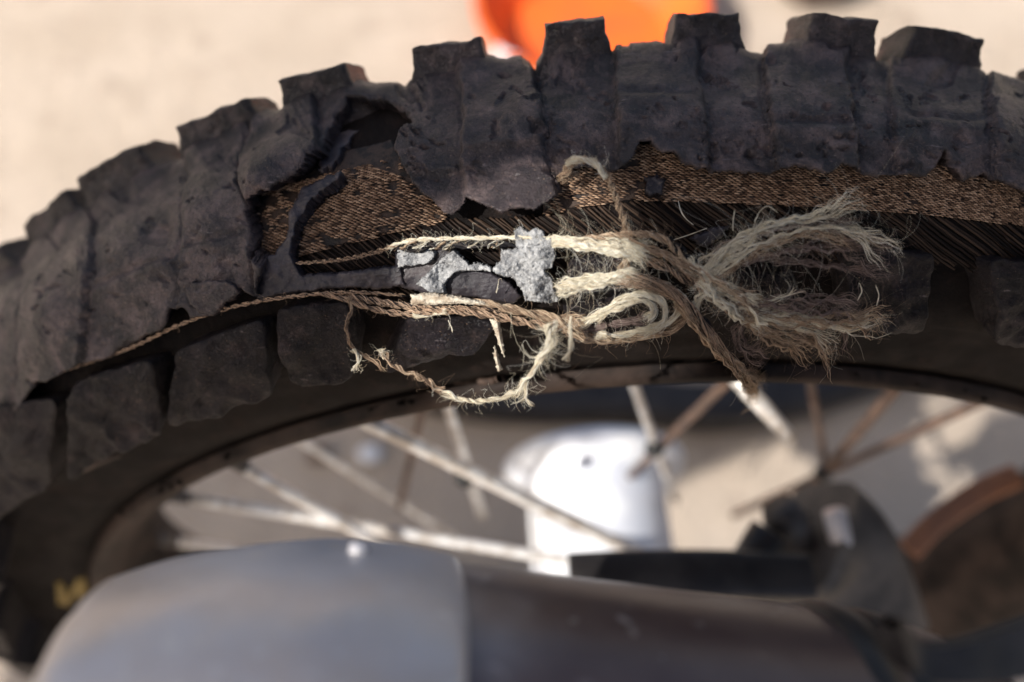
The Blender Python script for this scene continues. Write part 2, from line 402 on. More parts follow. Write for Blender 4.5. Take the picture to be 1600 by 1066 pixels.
RIMO = revolve('rim', rp, RIM, BIKE, n=480, closed=True, disp=lambda T, J: fbm(T * 90, J * .9, 3) * .00035)
# dried mud and rubber crumbs where the bead meets the rim
def bead():
    parts = []
    for k in range(26):
        th = math.radians(rng.uniform(-52, 40)); R = .2545 + rng.normal(0, .0006)
        c = np.array([R * math.sin(th), -.0362 + rng.normal(0, .0008), R * math.cos(th) + WZ])
        l = rng.uniform(.0004, .0016); tg = np.array([math.cos(th), 0, -math.sin(th)])
        parts.append(tube(np.array([c - tg * l, c - tg * l * .4, c + tg * l * .4, c + tg * l]) + rng.normal(0, .0003, (4, 3)), np.array([.2, 1, .9, .2]) * rng.uniform(.0005, .0011), 6))
    V, F, T = join(parts); o = mesh_obj('bead_crumbs', V, F, RUBD, RIMO, tris=T); o['kind'] = 'stuff'
bead()

# ------------------------------------------------------------------ torn tread: plates of rubber
NT, NS = 1250, 270
TH = np.radians(np.linspace(-58, 41, NT)); SS = np.linspace(-.0440, .056, NS)
TT, S2 = np.meshgrid(TH, SS, indexing='ij')
PX, PY = project(surf(TT, S2))
TREAD_EDGE = [(1900, -200), (1900, 330), (1600, 302), (1565, 290), (1545, 268), (1510, 283), (1492, 262), (1478, 238), (1465, 262), (1450, 276), (1400, 274), (1345, 273), (1310, 264), (1290, 277), (1262, 268), (1240, 263), (1205, 272), (1170, 268),
              (1140, 266), (1090, 270), (1064, 263), (1052, 246), (1030, 245), (1014, 225), (1000, 228), (988, 255), (975, 267), (950, 266), (920, 259), (893, 263), (872, 275), (882, 296), (862, 318), (838, 334),
              (812, 331), (786, 342), (768, 333), (744, 318), (729, 311), (722, 330), (712, 340), (695, 334), (672, 312), (655, 303), (640, 284), (622, 250), (612, 224), (618, 204), (640, 186), (634, 168), (606, 160), (580, 166), (556, 162),
              (532, 180), (512, 206), (498, 236), (480, 262), (455, 280), (430, 300), (405, 312), (391, 318), (386, 338), (396, 368), (398, 402), (418, 418), (410, 440), (402, 466),
              (378, 452), (352, 470), (338, 492), (318, 494), (300, 497), (290, 482), (270, 486), (262, 506), (248, 518), (214, 534), (186, 548), (168, 560), (130, 572), (96, 588), (62, 600), (30, 640), (-40, 700), (-300, 900), (-300, -200)]
jag = fbm(PX * .035, PY * .035, 3) * np.where(PX > 900, 3.0, 6.0) + fbm(PX * .13, PY * .13, 2) * 1.6
SD = poly_sd(PX, PY, TREAD_EDGE) + jag
SD = np.where(S2 < -.03, 50, SD)
SEAMS = [[(-170, 300), (-190, 900)], [(40, 330), (22, 620)], [(150, 265), (128, 600)], [(300, 215), (282, 330), (276, 520)],
         [(418, 160), (408, 205), (374, 242), (368, 282), (384, 312), (392, 325), (400, 480)], [(520, 120), (505, 150), (500, 200), (498, 240), (470, 300)],
         [(716, 95), (722, 180), (719, 250), (728, 320)], [(832, 92), (842, 130), (848, 170), (856, 205), (845, 240), (868, 280), (880, 320)],
         [(962, 60), (959, 140), (966, 200), (962, 290)], [(1086, 70), (1094, 120), (1106, 190), (1112, 240), (1104, 290)], [(1192, 70), (1196, 150), (1208, 210), (1212, 300)],
         [(1316, 80), (1326, 130), (1338, 190), (1344, 300)], [(1384, 90), (1396, 170), (1404, 300)], [(1530, 110), (1546, 180), (1562, 310)], [(1700, 120), (1740, 360)]]
LVL = [0, .0004, .0014, -.0004, .0004, .0016, -.0012, .0015, -.0009, .0013, -.0011, .0014, -.0018, -.0004, .0014, 0]
def seam_x(k, y):
    p = np.array(sorted(SEAMS[k], key=lambda a: a[1]), float); return np.interp(y, p[:, 1], p[:, 0])
_wx, _wy = PX + 14 * fbm(PX * .03, PY * .03 + 2, 3), PY + 14 * fbm(PX * .03 + 8, PY * .03, 3)
H = fbm(_wx * .011, _wy * .011, 3) * .0012 + fbm(_wx * .04, _wy * .05, 5, 0., .55) * .0005 + fbm(PX * .2, PY * .2, 3) * .00016
H -= .0007 * smooth(.36, .48, fbm(_wx * .035 + 40, _wy * .05, 4))
CELL = np.zeros(PX.shape, int)
wob = fbm(PX * .08, PY * .08, 3) * 5
step = np.zeros(PX.shape)
for k in range(len(SEAMS)):
    dx = PX - seam_x(k, PY) + wob
    CELL += dx > 0
    wd = 3.5 if k == 4 else 5 if k not in (7, 9, 11) else 8
    rough_ = smooth(-.2, .5, fbm(PX * .05 + 9, PY * .05, 3)) if k in (7, 9, 11) else .55
    step += (LVL[k + 1] - LVL[k]) * smooth(-wd, wd, dx)
    gd = (.0034 if k == 4 else .0014)
    H -= gd * rough_ * np.exp(-(dx / (wd * .8)) ** 2)
H += step
# shallow cross-grooves that once parted the blocks, and scuffed ridges
for (x0, x1, yy, sl, amp) in ((965, 1090, 147, -.02, .0008), (725, 850, 226, -.10, -.0007), (1210, 1335, 192, .04, .0007), (1420, 1545, 178, .12, .0009), (285, 390, 372, -.3, .0006), (140, 280, 420, -.4, .0008), (610, 720, 258, .1, -.0005)):
    yl = yy + sl * (PX - (x0 + x1) / 2) + fbm(PX * .03, PY * .03 + 5, 2) * 4
    win = smooth(x0 - 8, x0 + 12, PX) * (1 - smooth(x1 - 12, x1 + 8, PX))
    H -= win * amp * np.exp(-((PY - yl) / 6) ** 2) - win * amp * .5 * np.exp(-((PY - yl - 14) / 9) ** 2)
# pits and gouges
for k in range(330):
    cx, cy = rng.uniform(-20, 1600), rng.uniform(60, 520)
    if k < 120: cx = rng.choice([848, 1100, 1330, 640]) + rng.normal(0, 14); cy = rng.uniform(85, 270)
    r = rng.gamma(1.8, 1.5) + 1.2; r = min(r, 11); ang = rng.uniform(-.9, .9) + .2; el = rng.uniform(.22, .7)
    i = (np.abs(PX - cx) < 30) & (np.abs(PY - cy) < 30)
    if not i.any(): continue
    dx, dy = PX[i] - cx, PY[i] - cy; a, b = dx * math.cos(ang) + dy * math.sin(ang), -dx * math.sin(ang) + dy * math.cos(ang)
    q = np.hypot(a / r, b / (r * el)) * (1 + .75 * fbm(PX[i] * .16 + k, PY[i] * .16, 3))
    H[i] -= min(.00014 * r, .0013) * (1 - smooth(.2, 1.15, q)) - .00005 * r * np.exp(-((q - 1.25) / .25) ** 2)
# the big dark gouge on the low block and others the photo shows
for cx, cy, rx, ry, dp in ((842, 205, 16, 12, .0022), (838, 108, 18, 9, .002), (1052, 85, 28, 9, .0018), (790, 128, 12, 3.5, .0012), (660, 225, 8, 4, .0013), (1175, 238, 14, 8, .0013), (1290, 172, 8, 6, .0012), (862, 270, 14, 8, .0016), (1305, 95, 25, 8, .0016), (1470, 130, 22, 9, .0016), (640, 150, 20, 10, .0022), (190, 300, 30, 16, .0016), (240, 360, 26, 22, .0013), (150, 400, 26, 40, .0012)):
    q = np.hypot((PX - cx) / rx, (PY - cy) / ry) * (1 + .4 * fbm(PX * .09, PY * .09, 3))
    H -= dp * (1 - smooth(.4, 1.15, q))
# torn lips curl up, then round off
H += .0012 * np.exp(-(np.maximum(SD, 0) / 16) ** 2) * smooth(-.3, .4, fbm(PX * .02, PY * .02 + 3, 2)) - .0009 * (1 - smooth(0, 3.5, SD))
# the peeled leaf, its tip lifted off the cords, and the lobe that leans out over the tear
leaf = poly_sd(PX, PY, [(415, 190), (372, 245), (370, 295), (395, 322), (440, 305), (500, 235), (508, 160)])
H += .0042 * smooth(-4, 40, leaf) * smooth(180, 300, PY)
H += .0035 * np.exp(-(((PX - 560) / 60) ** 2 + ((PY - 150) / 40) ** 2))
H += .0035 * np.exp(-(((PX - 790) / 62) ** 2 + ((PY - 335) / 55) ** 2)) + .002 * np.exp(-(((PX - 705) / 30) ** 2 + ((PY - 335) / 50) ** 2))
H += .0022 * fbm(PX * .012 + 4, PY * .012, 2) * (1 - smooth(250, 420, PX))
# rubber swept up towards the feet of the far knobs
KN = [(845, 950), (1050, 1165), (1262, 1368), (1425, 1545), (636, 757), (432, 547), (268, 394), (118, 222), (28, 108), (-50, 12), (1655, 1775)]
_tt = np.radians(np.linspace(-70, 50, 4000)); _kx, _ky = project(surf(_tt, np.full(4000, -.036), .011))
KTH = [(np.interp(a, _kx, _tt), np.interp(b, _kx, _tt)) for a, b in KN]
for a, b in KTH:
    u = (TT - (a + b) / 2) / ((b - a) / 2)
    H += .0028 * (1 - smooth(.6, 1.45, np.abs(u))) * (1 - smooth(-.034, -.019, S2))
H += .0022 * (1 - smooth(-.036, -.024, S2))
TOP = surf(TT, S2, H)
DOWN = -surf_n(TT, S2) * .0062 - (surf(TT, S2 + 1e-4) - surf(TT, S2)) * (.0045 / 1e-4)
keep = SD > 0
F_all = grid_faces(keep)
cell = CELL.ravel()[F_all[:, 0]]
TOPf, DOWNf = TOP.reshape(-1, 3), DOWN.reshape(-1, 3)
for c in np.unique(cell):
    f = F_all[cell == c]
    if len(f) < 60: continue
    slab('tread_block', TOPf, f, DOWNf, RUB, TYRE, rows=4, jit=.00018)

# ------------------------------------------------------------------ knobs
def loft(name, ring, h0, h1, flare, mat, parent, seed, rows=9, amp=.0004, top_drop=.0, lump=.0005, soft=1):
    """a block of rubber on the tyre: ring = (n,2) corners in (theta*R, s), walls flared at the foot, worn cap"""
    R0 = .32
    n = 72; P = np.asarray(ring, float); P = np.vstack([P, P[:1]])
    seg = np.concatenate([[0], np.cumsum(np.linalg.norm(np.diff(P, axis=0), axis=1))])
    t = np.linspace(0, seg[-1], n, endpoint=False)
    Q = np.stack([np.interp(t, seg, P[:, 0]), np.interp(t, seg, P[:, 1])], -1)
    for _ in range(soft): Q = .5 * Q + .25 * (np.roll(Q, 1, 0) + np.roll(Q, -1, 0))
    c = Q.mean(0); d = Q - c; nn = d / np.linalg.norm(d, axis=1)[:, None]
    rings = []
    for j in range(rows):
        k = j / (rows - 1); rings.append((Q + nn * flare * (1 - k) ** 2.0, np.full(n, h0 + (h1 - h0) * k)))
    for sc, dh in ((.985, .0004), (.95, .0006), (.88, .0006), (.8, .0006), (.7, .0006), (.6, .0005), (.48, .0005), (.35, .0005), (.22, .0005), (.1, .0005)):
        rings.append((c + (Q - c) * sc, np.full(n, h1 + dh)))
    V = []
    for q, h in rings:
        k = fbm(q[:, 0] * 90 + seed, q[:, 1] * 90, 3, seed + .5) ; k2 = fbm(q[:, 0] * 400 + seed, h * 400, 3, seed)
        hh = h + (k * amp * 1.6 + lump * fbm(q[:, 0] * 160 + seed, q[:, 1] * 160, 3, seed)) * ((h - h0) / (h1 - h0)) - top_drop * ((q[:, 1] - c[1]) / .01) * ((h - h0) / (h1 - h0))
        qq = q + nn * (k2 * amp)[:, None]
        V.append(surf(qq[:, 0] / R0, qq[:, 1], hh))
    V = np.vstack(V); m = len(rings); idx = np.arange(m * n).reshape(m, n)
    F = np.stack([idx[:-1], np.roll(idx, -1, 1)[:-1], np.roll(idx, -1, 1)[1:], idx[1:]], -1).reshape(-1, 4)
    V = np.vstack([V, V[-n:].mean(0)]); T = [(idx[-1][k], idx[-1][(k + 1) % n], m * n) for k in range(n)]
    o = mesh_obj(name, V, F, mat, parent, tris=T)
    return o
def sharp(o, deg=38):
    o.data.set_sharp_from_angle(angle=math.radians(deg)); return o
allk = list(KTH)
pitch_ = (KTH[1][1] - KTH[0][1])
for k in range(1, 5): allk.append((KTH[9][0] - pitch_ * k, KTH[9][1] - pitch_ * k))
for k in range(1, 3): allk.append((KTH[10][0] + pitch_ * k, KTH[10][1] + pitch_ * k))
for i, (a, b) in enumerate(allk):
    R0 = .32; w = (b - a)
    s0, s1 = -.0345 + rng.normal(0, .0007), -.0530
    a2, b2 = a + w * .02, b - w * .02
    ring = [((a2 + w * .02) * R0, s0), ((b2 - w * .02) * R0, s0 + rng.normal(0, .0008)), ((b2 - w * .07) * R0, s1), ((a2 + w * .07) * R0, s1)]
    sharp(loft('tread_knob', ring, -.004, .0106 + rng.normal(0, .0005), .0075, RUBT, TYRE, i * 3.7, rows=18, amp=.0010, lump=.0013, top_drop=-.001, soft=2), 50)

# near shoulder row: dark lugs below the tear
LUGS = [([(645, 488), (778, 490), (795, 590), (668, 602)], -.001), ([(428, 478), (548, 466), (568, 590), (452, 606)], -.001), ([(268, 545), (420, 490), (446, 612), (296, 690)], -.0005),
        ([(110, 600), (252, 560), (284, 690), (128, 752)], 0), ([(-30, 640), (86, 618), (118, 770), (-20, 820)], .0005), ([(872, 400), (1008, 392), (1010, 520), (884, 524)], -.004),
        ([(1302, 392), (1440, 392), (1448, 520), (1312, 530)], -.0025), ([(1530, 400), (1680, 420), (1680, 560), (1540, 552)], -.0020), ([(1100, 430), (1240, 428), (1240, 520), (1104, 520)], -.0065)]
for i, (q, h) in enumerate(LUGS):
    q = np.array(q, float); P = cast(q[:, 0], q[:, 1], h); th, s = uv(P)
    s = np.minimum(s, .062) + rng.normal(0, .0010, 4); th = th + rng.normal(0, .0014, 4) / .32
    sharp(loft('side_lug', np.stack([th * .32, s], -1), -.0125, h, .0026, RUBL, TYRE, 40 + i * 2.3, amp=.0010, rows=16, lump=.0024, soft=4), 55)

RIB = rubber('dusty_brown_rubber', (.030, .019, .015), (.07, .044, .033), (.15, .10, .075), .45, .75, .5, .5)
for pl in ([(110, 742), (180, 712), (260, 690)], [(455, 612), (520, 598), (580, 588), (640, 580)], [(640, 590), (760, 596), (800, 580)], [(1060, 540), (1200, 537), (1320, 536), (1450, 528)]):
    p = catmull(pl, 40); tube_obj('sidewall_rib', cast(p[:, 0], p[:, 1], -.0088), .0011 * np.clip(np.minimum(np.linspace(0, 8, 40), np.linspace(8, 0, 40)), .2, 1), RIB, TYRE, 10)

_q = np.array(LUGS[3][0], float); _th, _s = uv(cast(_q[:, 0], _q[:, 1], 0.)); _dt = .235
for k in range(2, 5):
    sharp(loft('side_lug', np.stack([(_th - _dt * k) * .32, _s], -1), -.0125, .011, .0016, RUBL, TYRE, 80 + k * 2.3, amp=.0008, rows=14, lump=.0016))

# ------------------------------------------------------------------ cords laid bare: woven band, ply
def sheet(name, poly, h, thick, mat, parent, res=1.6, jagA=3., hn=.0006, hf=.05, lift=None, sd_round=4):
    """a torn sheet lying on / standing off the tyre inside an outline"""
    P = np.array(poly, float); x0, y0 = P.min(0) - 6; x1, y1 = P.max(0) + 6
    X, Y = np.meshgrid(np.arange(x0, x1, res), np.arange(y0, y1, res), indexing='ij')
    sd = poly_sd(X, Y, P) + (fbm(X * .09 + 3, Y * .09, 4) + .35 * fbm(X * .33, Y * .33, 2)) * jagA
    hh = h + fbm(X * hf, Y * hf + 7, 4) * hn - .0008 * (1 - smooth(0, sd_round, sd))
    if lift is not None: hh = hh + lift(X, Y)
    V = cast(X, Y, hh); C = cast(X, Y, hh - .001); 
    th, s = uv(V[::6, ::6]); 
    y = V[..., 1]; r = np.hypot(V[..., 0], V[..., 2] - WZ)
    # surface normal from the distance field
    e = .0006
    g = np.stack([_sdf(V + np.array([e, 0, 0])) - _sdf(V - np.array([e, 0, 0])), _sdf(V + np.array([0, e, 0])) - _sdf(V - np.array([0, e, 0])), _sdf(V + np.array([0, 0, e])) - _sdf(V - np.array([0, 0, e]))], -1)
    g /= np.linalg.norm(g, axis=-1)[..., None] + 1e-9
    return slab(name, V.reshape(-1, 3), grid_faces(sd > 0), (-g * thick).reshape(-1, 3), mat, parent, jit=.0002)
# rubbered ply under everything
cthN, csN = 900, 90
CT, CS = np.meshgrid(np.radians(np.linspace(-58, 41, cthN)), np.linspace(-.05, .0405, csN), indexing='ij')
cx, cy = project(surf(CT, CS, -.006))
chh = -.0068 + .0040 * (1 - smooth(-.032, -.014, CS)) + fbm(cx * .03, cy * .03, 3) * .0005 + fbm(cx * .12, cy * .12, 3) * .0003
mesh_obj('carcass_ply', surf(CT, CS, chh).reshape(-1, 3), grid_faces(np.ones(CT.shape, bool)), RUBD, TYRE)
BAND_R = [(846, 250), (1000, 225), (1620, 230), (1620, 356), (1500, 342), (1400, 333), (1300, 326), (1200, 320), (1100, 316), (1000, 314), (920, 322), (846, 338)]
BAND_L = [(395, 312), (470, 260), (520, 190), (600, 160), (650, 280), (700, 336), (690, 348), (600, 368), (520, 388), (452, 404), (396, 404)]
BANDM = plain('rubbered_weave', (.050, .031, .022), .8, 0, .6, 900, (.012, .009, .008), .46, .58)
def stitches():
    parts = []
    rows = np.arange(-.004, .036, .00054)
    for j, s in enumerate(rows):
        ths = np.arange(math.radians(-36), math.radians(32), .00140 / .32) + (j % 2) * .00070 / .32
        ths = ths + rng.normal(0, .00009 / .32, len(ths))
        c = surf(ths, np.full(len(ths), s), -.0055); x, y = project(c)
        ok = (poly_sd(x, y, BAND_R) > 0) | (poly_sd(x, y, BAND_L) > 0)
        blot = fbm(x * .02, y * .035, 4) + .7 * fbm(x * .07, y * .09, 2)
        lim = np.where(x < 720, .40 - .5 * smooth(270, 190, y), .85 - .5 * smooth(1060, 960, x))
        ok &= blot < lim - .32 * (1 - smooth(0, 26, np.maximum(poly_sd(x, y, BAND_R), poly_sd(x, y, BAND_L)))) * (x < 720)
        ok &= rng.random(len(x)) > .03
        for t in ths[ok]:
            l = rng.uniform(.00062, .00082); sk = rng.normal(.20, .07)
            tt = np.linspace(-1, 1, 5)
            P = surf(t + tt * l / .32, s + tt * l * sk, -.0060 + .00042 * (1 - tt ** 2) + rng.normal(0, .00008))
            parts.append(tube(P, np.array([.35, .85, 1, .85, .35]) * rng.uniform(.00022, .00028), 4))
    for pl in (BAND_R, BAND_L[:2] + [(535, 235), (612, 215)] + BAND_L[4:]):
        sheet('woven_band', pl, -.0064, .0008, BANDM, TYRE, res=2.5, jagA=3, hn=.0001)
    V, F, T = join(parts); o = mesh_obj('woven_stitches', V, F, WEAVE, TYRE, tris=T); o['kind'] = 'stuff'
stitches()
def ply_ribs():
    parts = []
    for x in np.arange(430, 1720, 7.6):
        x += rng.normal(0, .8)
        yl = np.interp(x, [395, 452, 600, 700, 846, 1000, 1200, 1400, 1600, 1750], [396, 402, 366, 344, 336, 312, 318, 331, 354, 380])
        n = 14; k = np.linspace(0, rng.uniform(.8, 1.05), n)
        if rng.random() < .07: continue
        X = x + k * 120 + 2.2 * np.sin(k * 7 + x * .05); Y = yl + k * 92 + rng.normal(0, 1.5)
        P = cast(X, Y, -.0062 + .0002 * rng.normal(0, .5) + 0 * k)
        P = P + rng.normal(0, .00005, P.shape)
        parts.append(tube(P, .00026 + .00010 * rng.random(), 6))
    V, F, T = join(parts); o = mesh_obj('ply_cords', V, F, PLY, TYRE, tris=T); o['kind'] = 'stuff'
ply_ribs()

# ------------------------------------------------------------------ torn flaps
def z6(L): return [(600 + x / 3.5525, 340 + y / 3.5525) for x, y in L]
sheet('rubber_flap', [(396, 404), (428, 396), (446, 372), (452, 330), (470, 292), (500, 278), (530, 268), (536, 278), (510, 296), (484, 318), (466, 350), (456, 392), (460, 412), (474, 430), (540, 424), (600, 416), (628, 414), (632, 446), (600, 452), (540, 450), (480, 456), (440, 462), (398, 470)],
      -.0012, .004, FLAPR, TYRE, jagA=3.5, hn=.0013, hf=.035)
sheet('rubber_flap', [(288, 452), (300, 440), (340, 436), (368, 444), (376, 458), (352, 474), (334, 496), (310, 490), (296, 476)], .0022, .003, RUB, TYRE, hn=.0006)
sheet('rubber_flap', z6([(60, 190), (180, 160), (290, 180), (330, 170), (420, 200), (480, 280), (600, 300), (700, 360), (775, 440), (700, 495), (560, 455), (330, 440), (250, 430), (150, 400), (60, 380)]), -.0022, .004, FLAPR, TYRE, hn=.0009, hf=.03)
sheet('torn_flap', z6([(70, 175), (180, 155), (285, 190), (270, 232), (240, 262), (80, 278)]), .0008, .0022, FLAP, TYRE, sd_round=1.5, jagA=3, res=.9, lift=lambda X, Y: .0022 * fbm(X * .035, Y * .035, 2), hn=.0004, hf=.2)
sheet('torn_flap', z6([(180, 372), (240, 310), (310, 232), (385, 182), (440, 222), (470, 262), (540, 252), (600, 275), (600, 310), (540, 300), (470, 302), (400, 300), (350, 340), (330, 380), (340, 424), (255, 418), (220, 388)]), .0012, .0024, FLAP, TYRE, sd_round=1.5, res=.9, jagA=3, lift=lambda X, Y: .0026 * fbm(X * .03, Y * .03, 2), hn=.0005, hf=.2)
sheet('torn_flap', z6([(590, 295), (640, 235), (650, 180), (730, 168), (722, 75), (755, 48), (800, 82), (850, 52), (890, 75), (905, 112), (932, 102), (942, 160), (955, 240), (935, 282), (885, 290), (900, 312), (935, 340), (945, 390), (960, 440), (972, 472), (920, 478), (840, 472), (778, 465), (770, 430), (755, 390), (730, 355), (700, 332), (650, 325), (615, 315)]),
      .0026, .0030, FLAP, TYRE, sd_round=1.5, res=.9, jagA=3.5, hn=.0006, hf=.2, lift=lambda X, Y: .0016 * np.exp(-((X - 838) / 22) ** 2) + .0026 * fbm(X * .03 + 5, Y * .03, 3))
sheet('canvas_and_sun_strip', z6([(148, 428), (260, 422), (440, 443), (530, 463), (582, 492), (540, 487), (400, 478), (260, 486), (150, 482)]), .0036, .0008, CANVAS_SUN, TYRE, res=.9, jagA=2.6, hn=.0003, hf=.1)
sheet('canvas_and_sun_strip', [(764, 497), (780, 499), (786, 537), (790, 563), (783, 550), (773, 520)], .0008, .0007, CANVAS_SUN, TYRE, res=.9, jagA=.8, hn=.0003)  # pale sliver painted for sunlight falling on the gap's wall
sheet('canvas_and_sun_strip', [(771, 535), (777, 552), (784, 578), (778, 583), (773, 563)], .0006, .0007, CANVAS_SUN, TYRE, res=.9, jagA=.8, hn=.0003)  # second sliver of the same painted sunlight
for pl, hh in (([(480, 268), (500, 262), (486, 240), (520, 200), (560, 175), (600, 170), (604, 190), (570, 200), (540, 230), (520, 262)], -.0045), ([(1008, 276), (1024, 270), (1040, 282), (1036, 304), (1016, 308), (1006, 294)], -.0032),
               ([(1080, 372), (1110, 360), (1140, 352), (1130, 372), (1100, 390)], -.0035)):
    sheet('rubber_scrap', pl, hh, .002, FLAPR, TYRE, jagA=5, hn=.0007)

# ------------------------------------------------------------------ fibres
def tubes_many(P, R):
    """P (n,K,3), R (n,K) -> thin three-sided tubes"""
    n, K, _ = P.shape
    T = np.gradient(P, axis=1); T /= np.linalg.norm(T, axis=2)[..., None] + 1e-12
    a = -AF + np.zeros_like(T)
    N = np.cross(T, a); N /= np.linalg.norm(N, axis=2)[..., None] + 1e-9; B = np.cross(T, N)
    V = np.stack([P + R[..., None] * (math.cos(p) * N + math.sin(p) * B) for p in (0, 2.0944, 4.18879)], 2)
    idx = np.arange(n * K * 3).reshape(n, K, 3)
    F = np.stack([idx[:, :-1], np.roll(idx, -1, 2)[:, :-1], np.roll(idx, -1, 2)[:, 1:], idx[:, 1:]], -1).reshape(-1, 4)
    return V.reshape(-1, 3), F
def line3(pts, n=90, air=None):
    """pts rows (px, py, h in mm above the tyre's surface) -> smooth 3D line; rows with a 4th number hang free at that depth"""
    p = catmull([q[:3] for q in pts], n)
    return cast(p[:, 0], p[:, 1], p[:, 2] * .001)
MM = .001
def bundle(name, pts, n, w0, w1, mat, twist=2., fray0=0., fray1=0., rf=.075, wig=.25, stray=30, hair=4., plies=0, K=34, jit0=.02, jit1=.08, parent=None, clump=6, C=None, label=None):
    """n fibres along a line; w0/w1 radius (mm) at the ends, fray = mm of spread at each end"""
    C = line3(pts, 120) if C is None else C
    seg = np.concatenate([[0], np.cumsum(np.linalg.norm(np.diff(C, axis=0), axis=1))]); L = seg[-1]; seg = seg / L
    def Cf(t): return np.stack([np.interp(t, seg, C[:, k]) for k in range(3)], -1)
    Tg = np.gradient(C, axis=0); Tg /= np.linalg.norm(Tg, axis=1)[:, None]
    N_ = -AF - Tg * (Tg @ -AF)[:, None]; N_ /= np.linalg.norm(N_, axis=1)[:, None]; B_ = np.cross(Tg, N_)
    def fr(A, t): return np.stack([np.interp(t, seg, A[:, k]) for k in range(3)], -1)
    t0 = np.abs(rng.normal(0, jit0, n)); t1 = 1 - np.abs(rng.normal(0, jit1, n))
    k = np.linspace(0, 1, K); t = t0[:, None] + (t1 - t0)[:, None] * k
    w = (w0 + (w1 - w0) * t) * MM
    if plies:
        pl = rng.integers(0, plies, n); pa = (2 * np.pi * pl / plies)[:, None] + twist * 2 * np.pi * t
        ra = np.sqrt(rng.random(n))[:, None] * .5; aa = rng.uniform(0, 6.28, n)[:, None] + 2.2 * twist * 2 * np.pi * t
        o1 = (np.cos(pa) * .58 + ra * np.cos(aa)) * w; o2 = (np.sin(pa) * .58 + ra * np.sin(aa)) * w
    else:
        ns = max(3, n // 15); sid = rng.integers(0, ns, n); clump = ns
        sr = np.sqrt(rng.random(ns)) * 1.15; sa = rng.uniform(0, 6.28, ns); st = twist * (1 + .35 * rng.normal(0, 1, ns))
        sw = rng.uniform(0, 6.28, (ns, 4)); sf = rng.uniform(.8, 2.6, (ns, 2)) * L / .014
        sang = sa[sid][:, None] + st[sid][:, None] * 2 * np.pi * t
        ra = np.sqrt(rng.random(n))[:, None] * np.clip(.30 * MM / w, .08, .7); aa = rng.uniform(0, 6.28, n)[:, None] + 4 * t
        lk = .26 * np.sin(sf[sid, :1] * 6.28 * t + sw[sid, :1]) + .14 * np.sin(sf[sid, :1] * 15 * t + sw[sid, 2:3]); lk2 = .26 * np.sin(sf[sid, 1:] * 6.28 * t + sw[sid, 1:2]) + .14 * np.sin(sf[sid, 1:] * 15 * t + sw[sid, 3:4])
        o1 = (sr[sid][:, None] * np.cos(sang) + ra * np.cos(aa) + lk) * w; o2 = (sr[sid][:, None] * np.sin(sang) + ra * np.sin(aa) + lk2) * w
    for q in range(4):
        fq = rng.uniform(1.5, 9, n)[:, None] * L / .02; am = wig * MM * rng.random(n)[:, None] * (1, .7, .45, .25)[q] * .5
        o1 = o1 + am * np.sin(fq * t * (1 + q) + rng.uniform(0, 6.28, n)[:, None]); o2 = o2 + am * np.sin(fq * t * (1 + q) + rng.uniform(0, 6.28, n)[:, None])
    cl = rng.integers(0, clump, n) if plies else sid; cd = rng.normal(0, 1, (clump, 2))
    dv = cd[cl] * .8 + rng.normal(0, .45, (n, 2)); dv[:, 0] = np.abs(dv[:, 0]) * .55; 
    g1 = np.clip((t - .62) / .38, 0, 1) ** 1.6 * fray1 * MM; g0 = np.clip((.3 - t) / .3, 0, 1) ** 1.6 * fray0 * MM
    o1 = o1 + dv[:, :1] * (g1 + g0); o2 = o2 + dv[:, 1:] * (g1 + g0)
    P = Cf(t) + fr(N_, t) * o1[..., None] + fr(B_, t) * o2[..., None]
    R = rf * MM * np.exp(rng.normal(0, .25, n))[:, None] * np.clip(np.minimum(k, 1 - k) * 14 + .35, 0, 1)[None]
    Vs, Fs = tubes_many(P, R)
    if stray:
        m = int(stray * (1.25 if mat is CREAM else .9)) + 1; u = rng.random(m); Kh = 12; base = Cf(u); nn, bb, tg = fr(N_, u), fr(B_, u), fr(Tg, u)
        ang = rng.uniform(0, 6.28, m); dirn = nn * np.abs(np.cos(ang))[:, None] * .7 + bb * np.sin(ang)[:, None]
        ln = rng.gamma(2, hair / 2.7, m) * MM; kk = np.linspace(0, 1, Kh)
        al = rng.normal(.35, .6, m)
        p = base[:, None] + dirn[:, None] * (((w0 + (w1 - w0) * u) * MM * .6)[:, None] + ln[:, None] * kk ** .8)[..., None] + tg[:, None] * (al[:, None] * ln[:, None] * kk)[..., None]
        cu = rng.normal(0, 1, (m, 2)) * ln[:, None] * .35; fq = rng.uniform(2, 7, m)[:, None]
        p = p + nn[:, None] * (cu[:, :1] * (np.sin(fq * kk + ang[:, None]) - np.sin(ang)[:, None]))[..., None] + bb[:, None] * (cu[:, 1:] * (np.cos(fq * kk) - 1))[..., None] + tg[:, None] * (ln[:, None] * .25 * np.sin(fq * 1.3 * kk))[..., None]
        R2 = rf * MM * .42 * (1 - .6 * kk)[None] * np.exp(rng.normal(0, .2, m))[:, None]
        v2, f2 = tubes_many(p, R2); Fs = np.vstack([Fs, f2 + len(Vs)]); Vs = np.vstack([Vs, v2])
    o = mesh_obj(name, Vs, Fs, mat, parent or TYRE)
    if label: o['label'] = label
    return o
FC = 'frayed_cord'
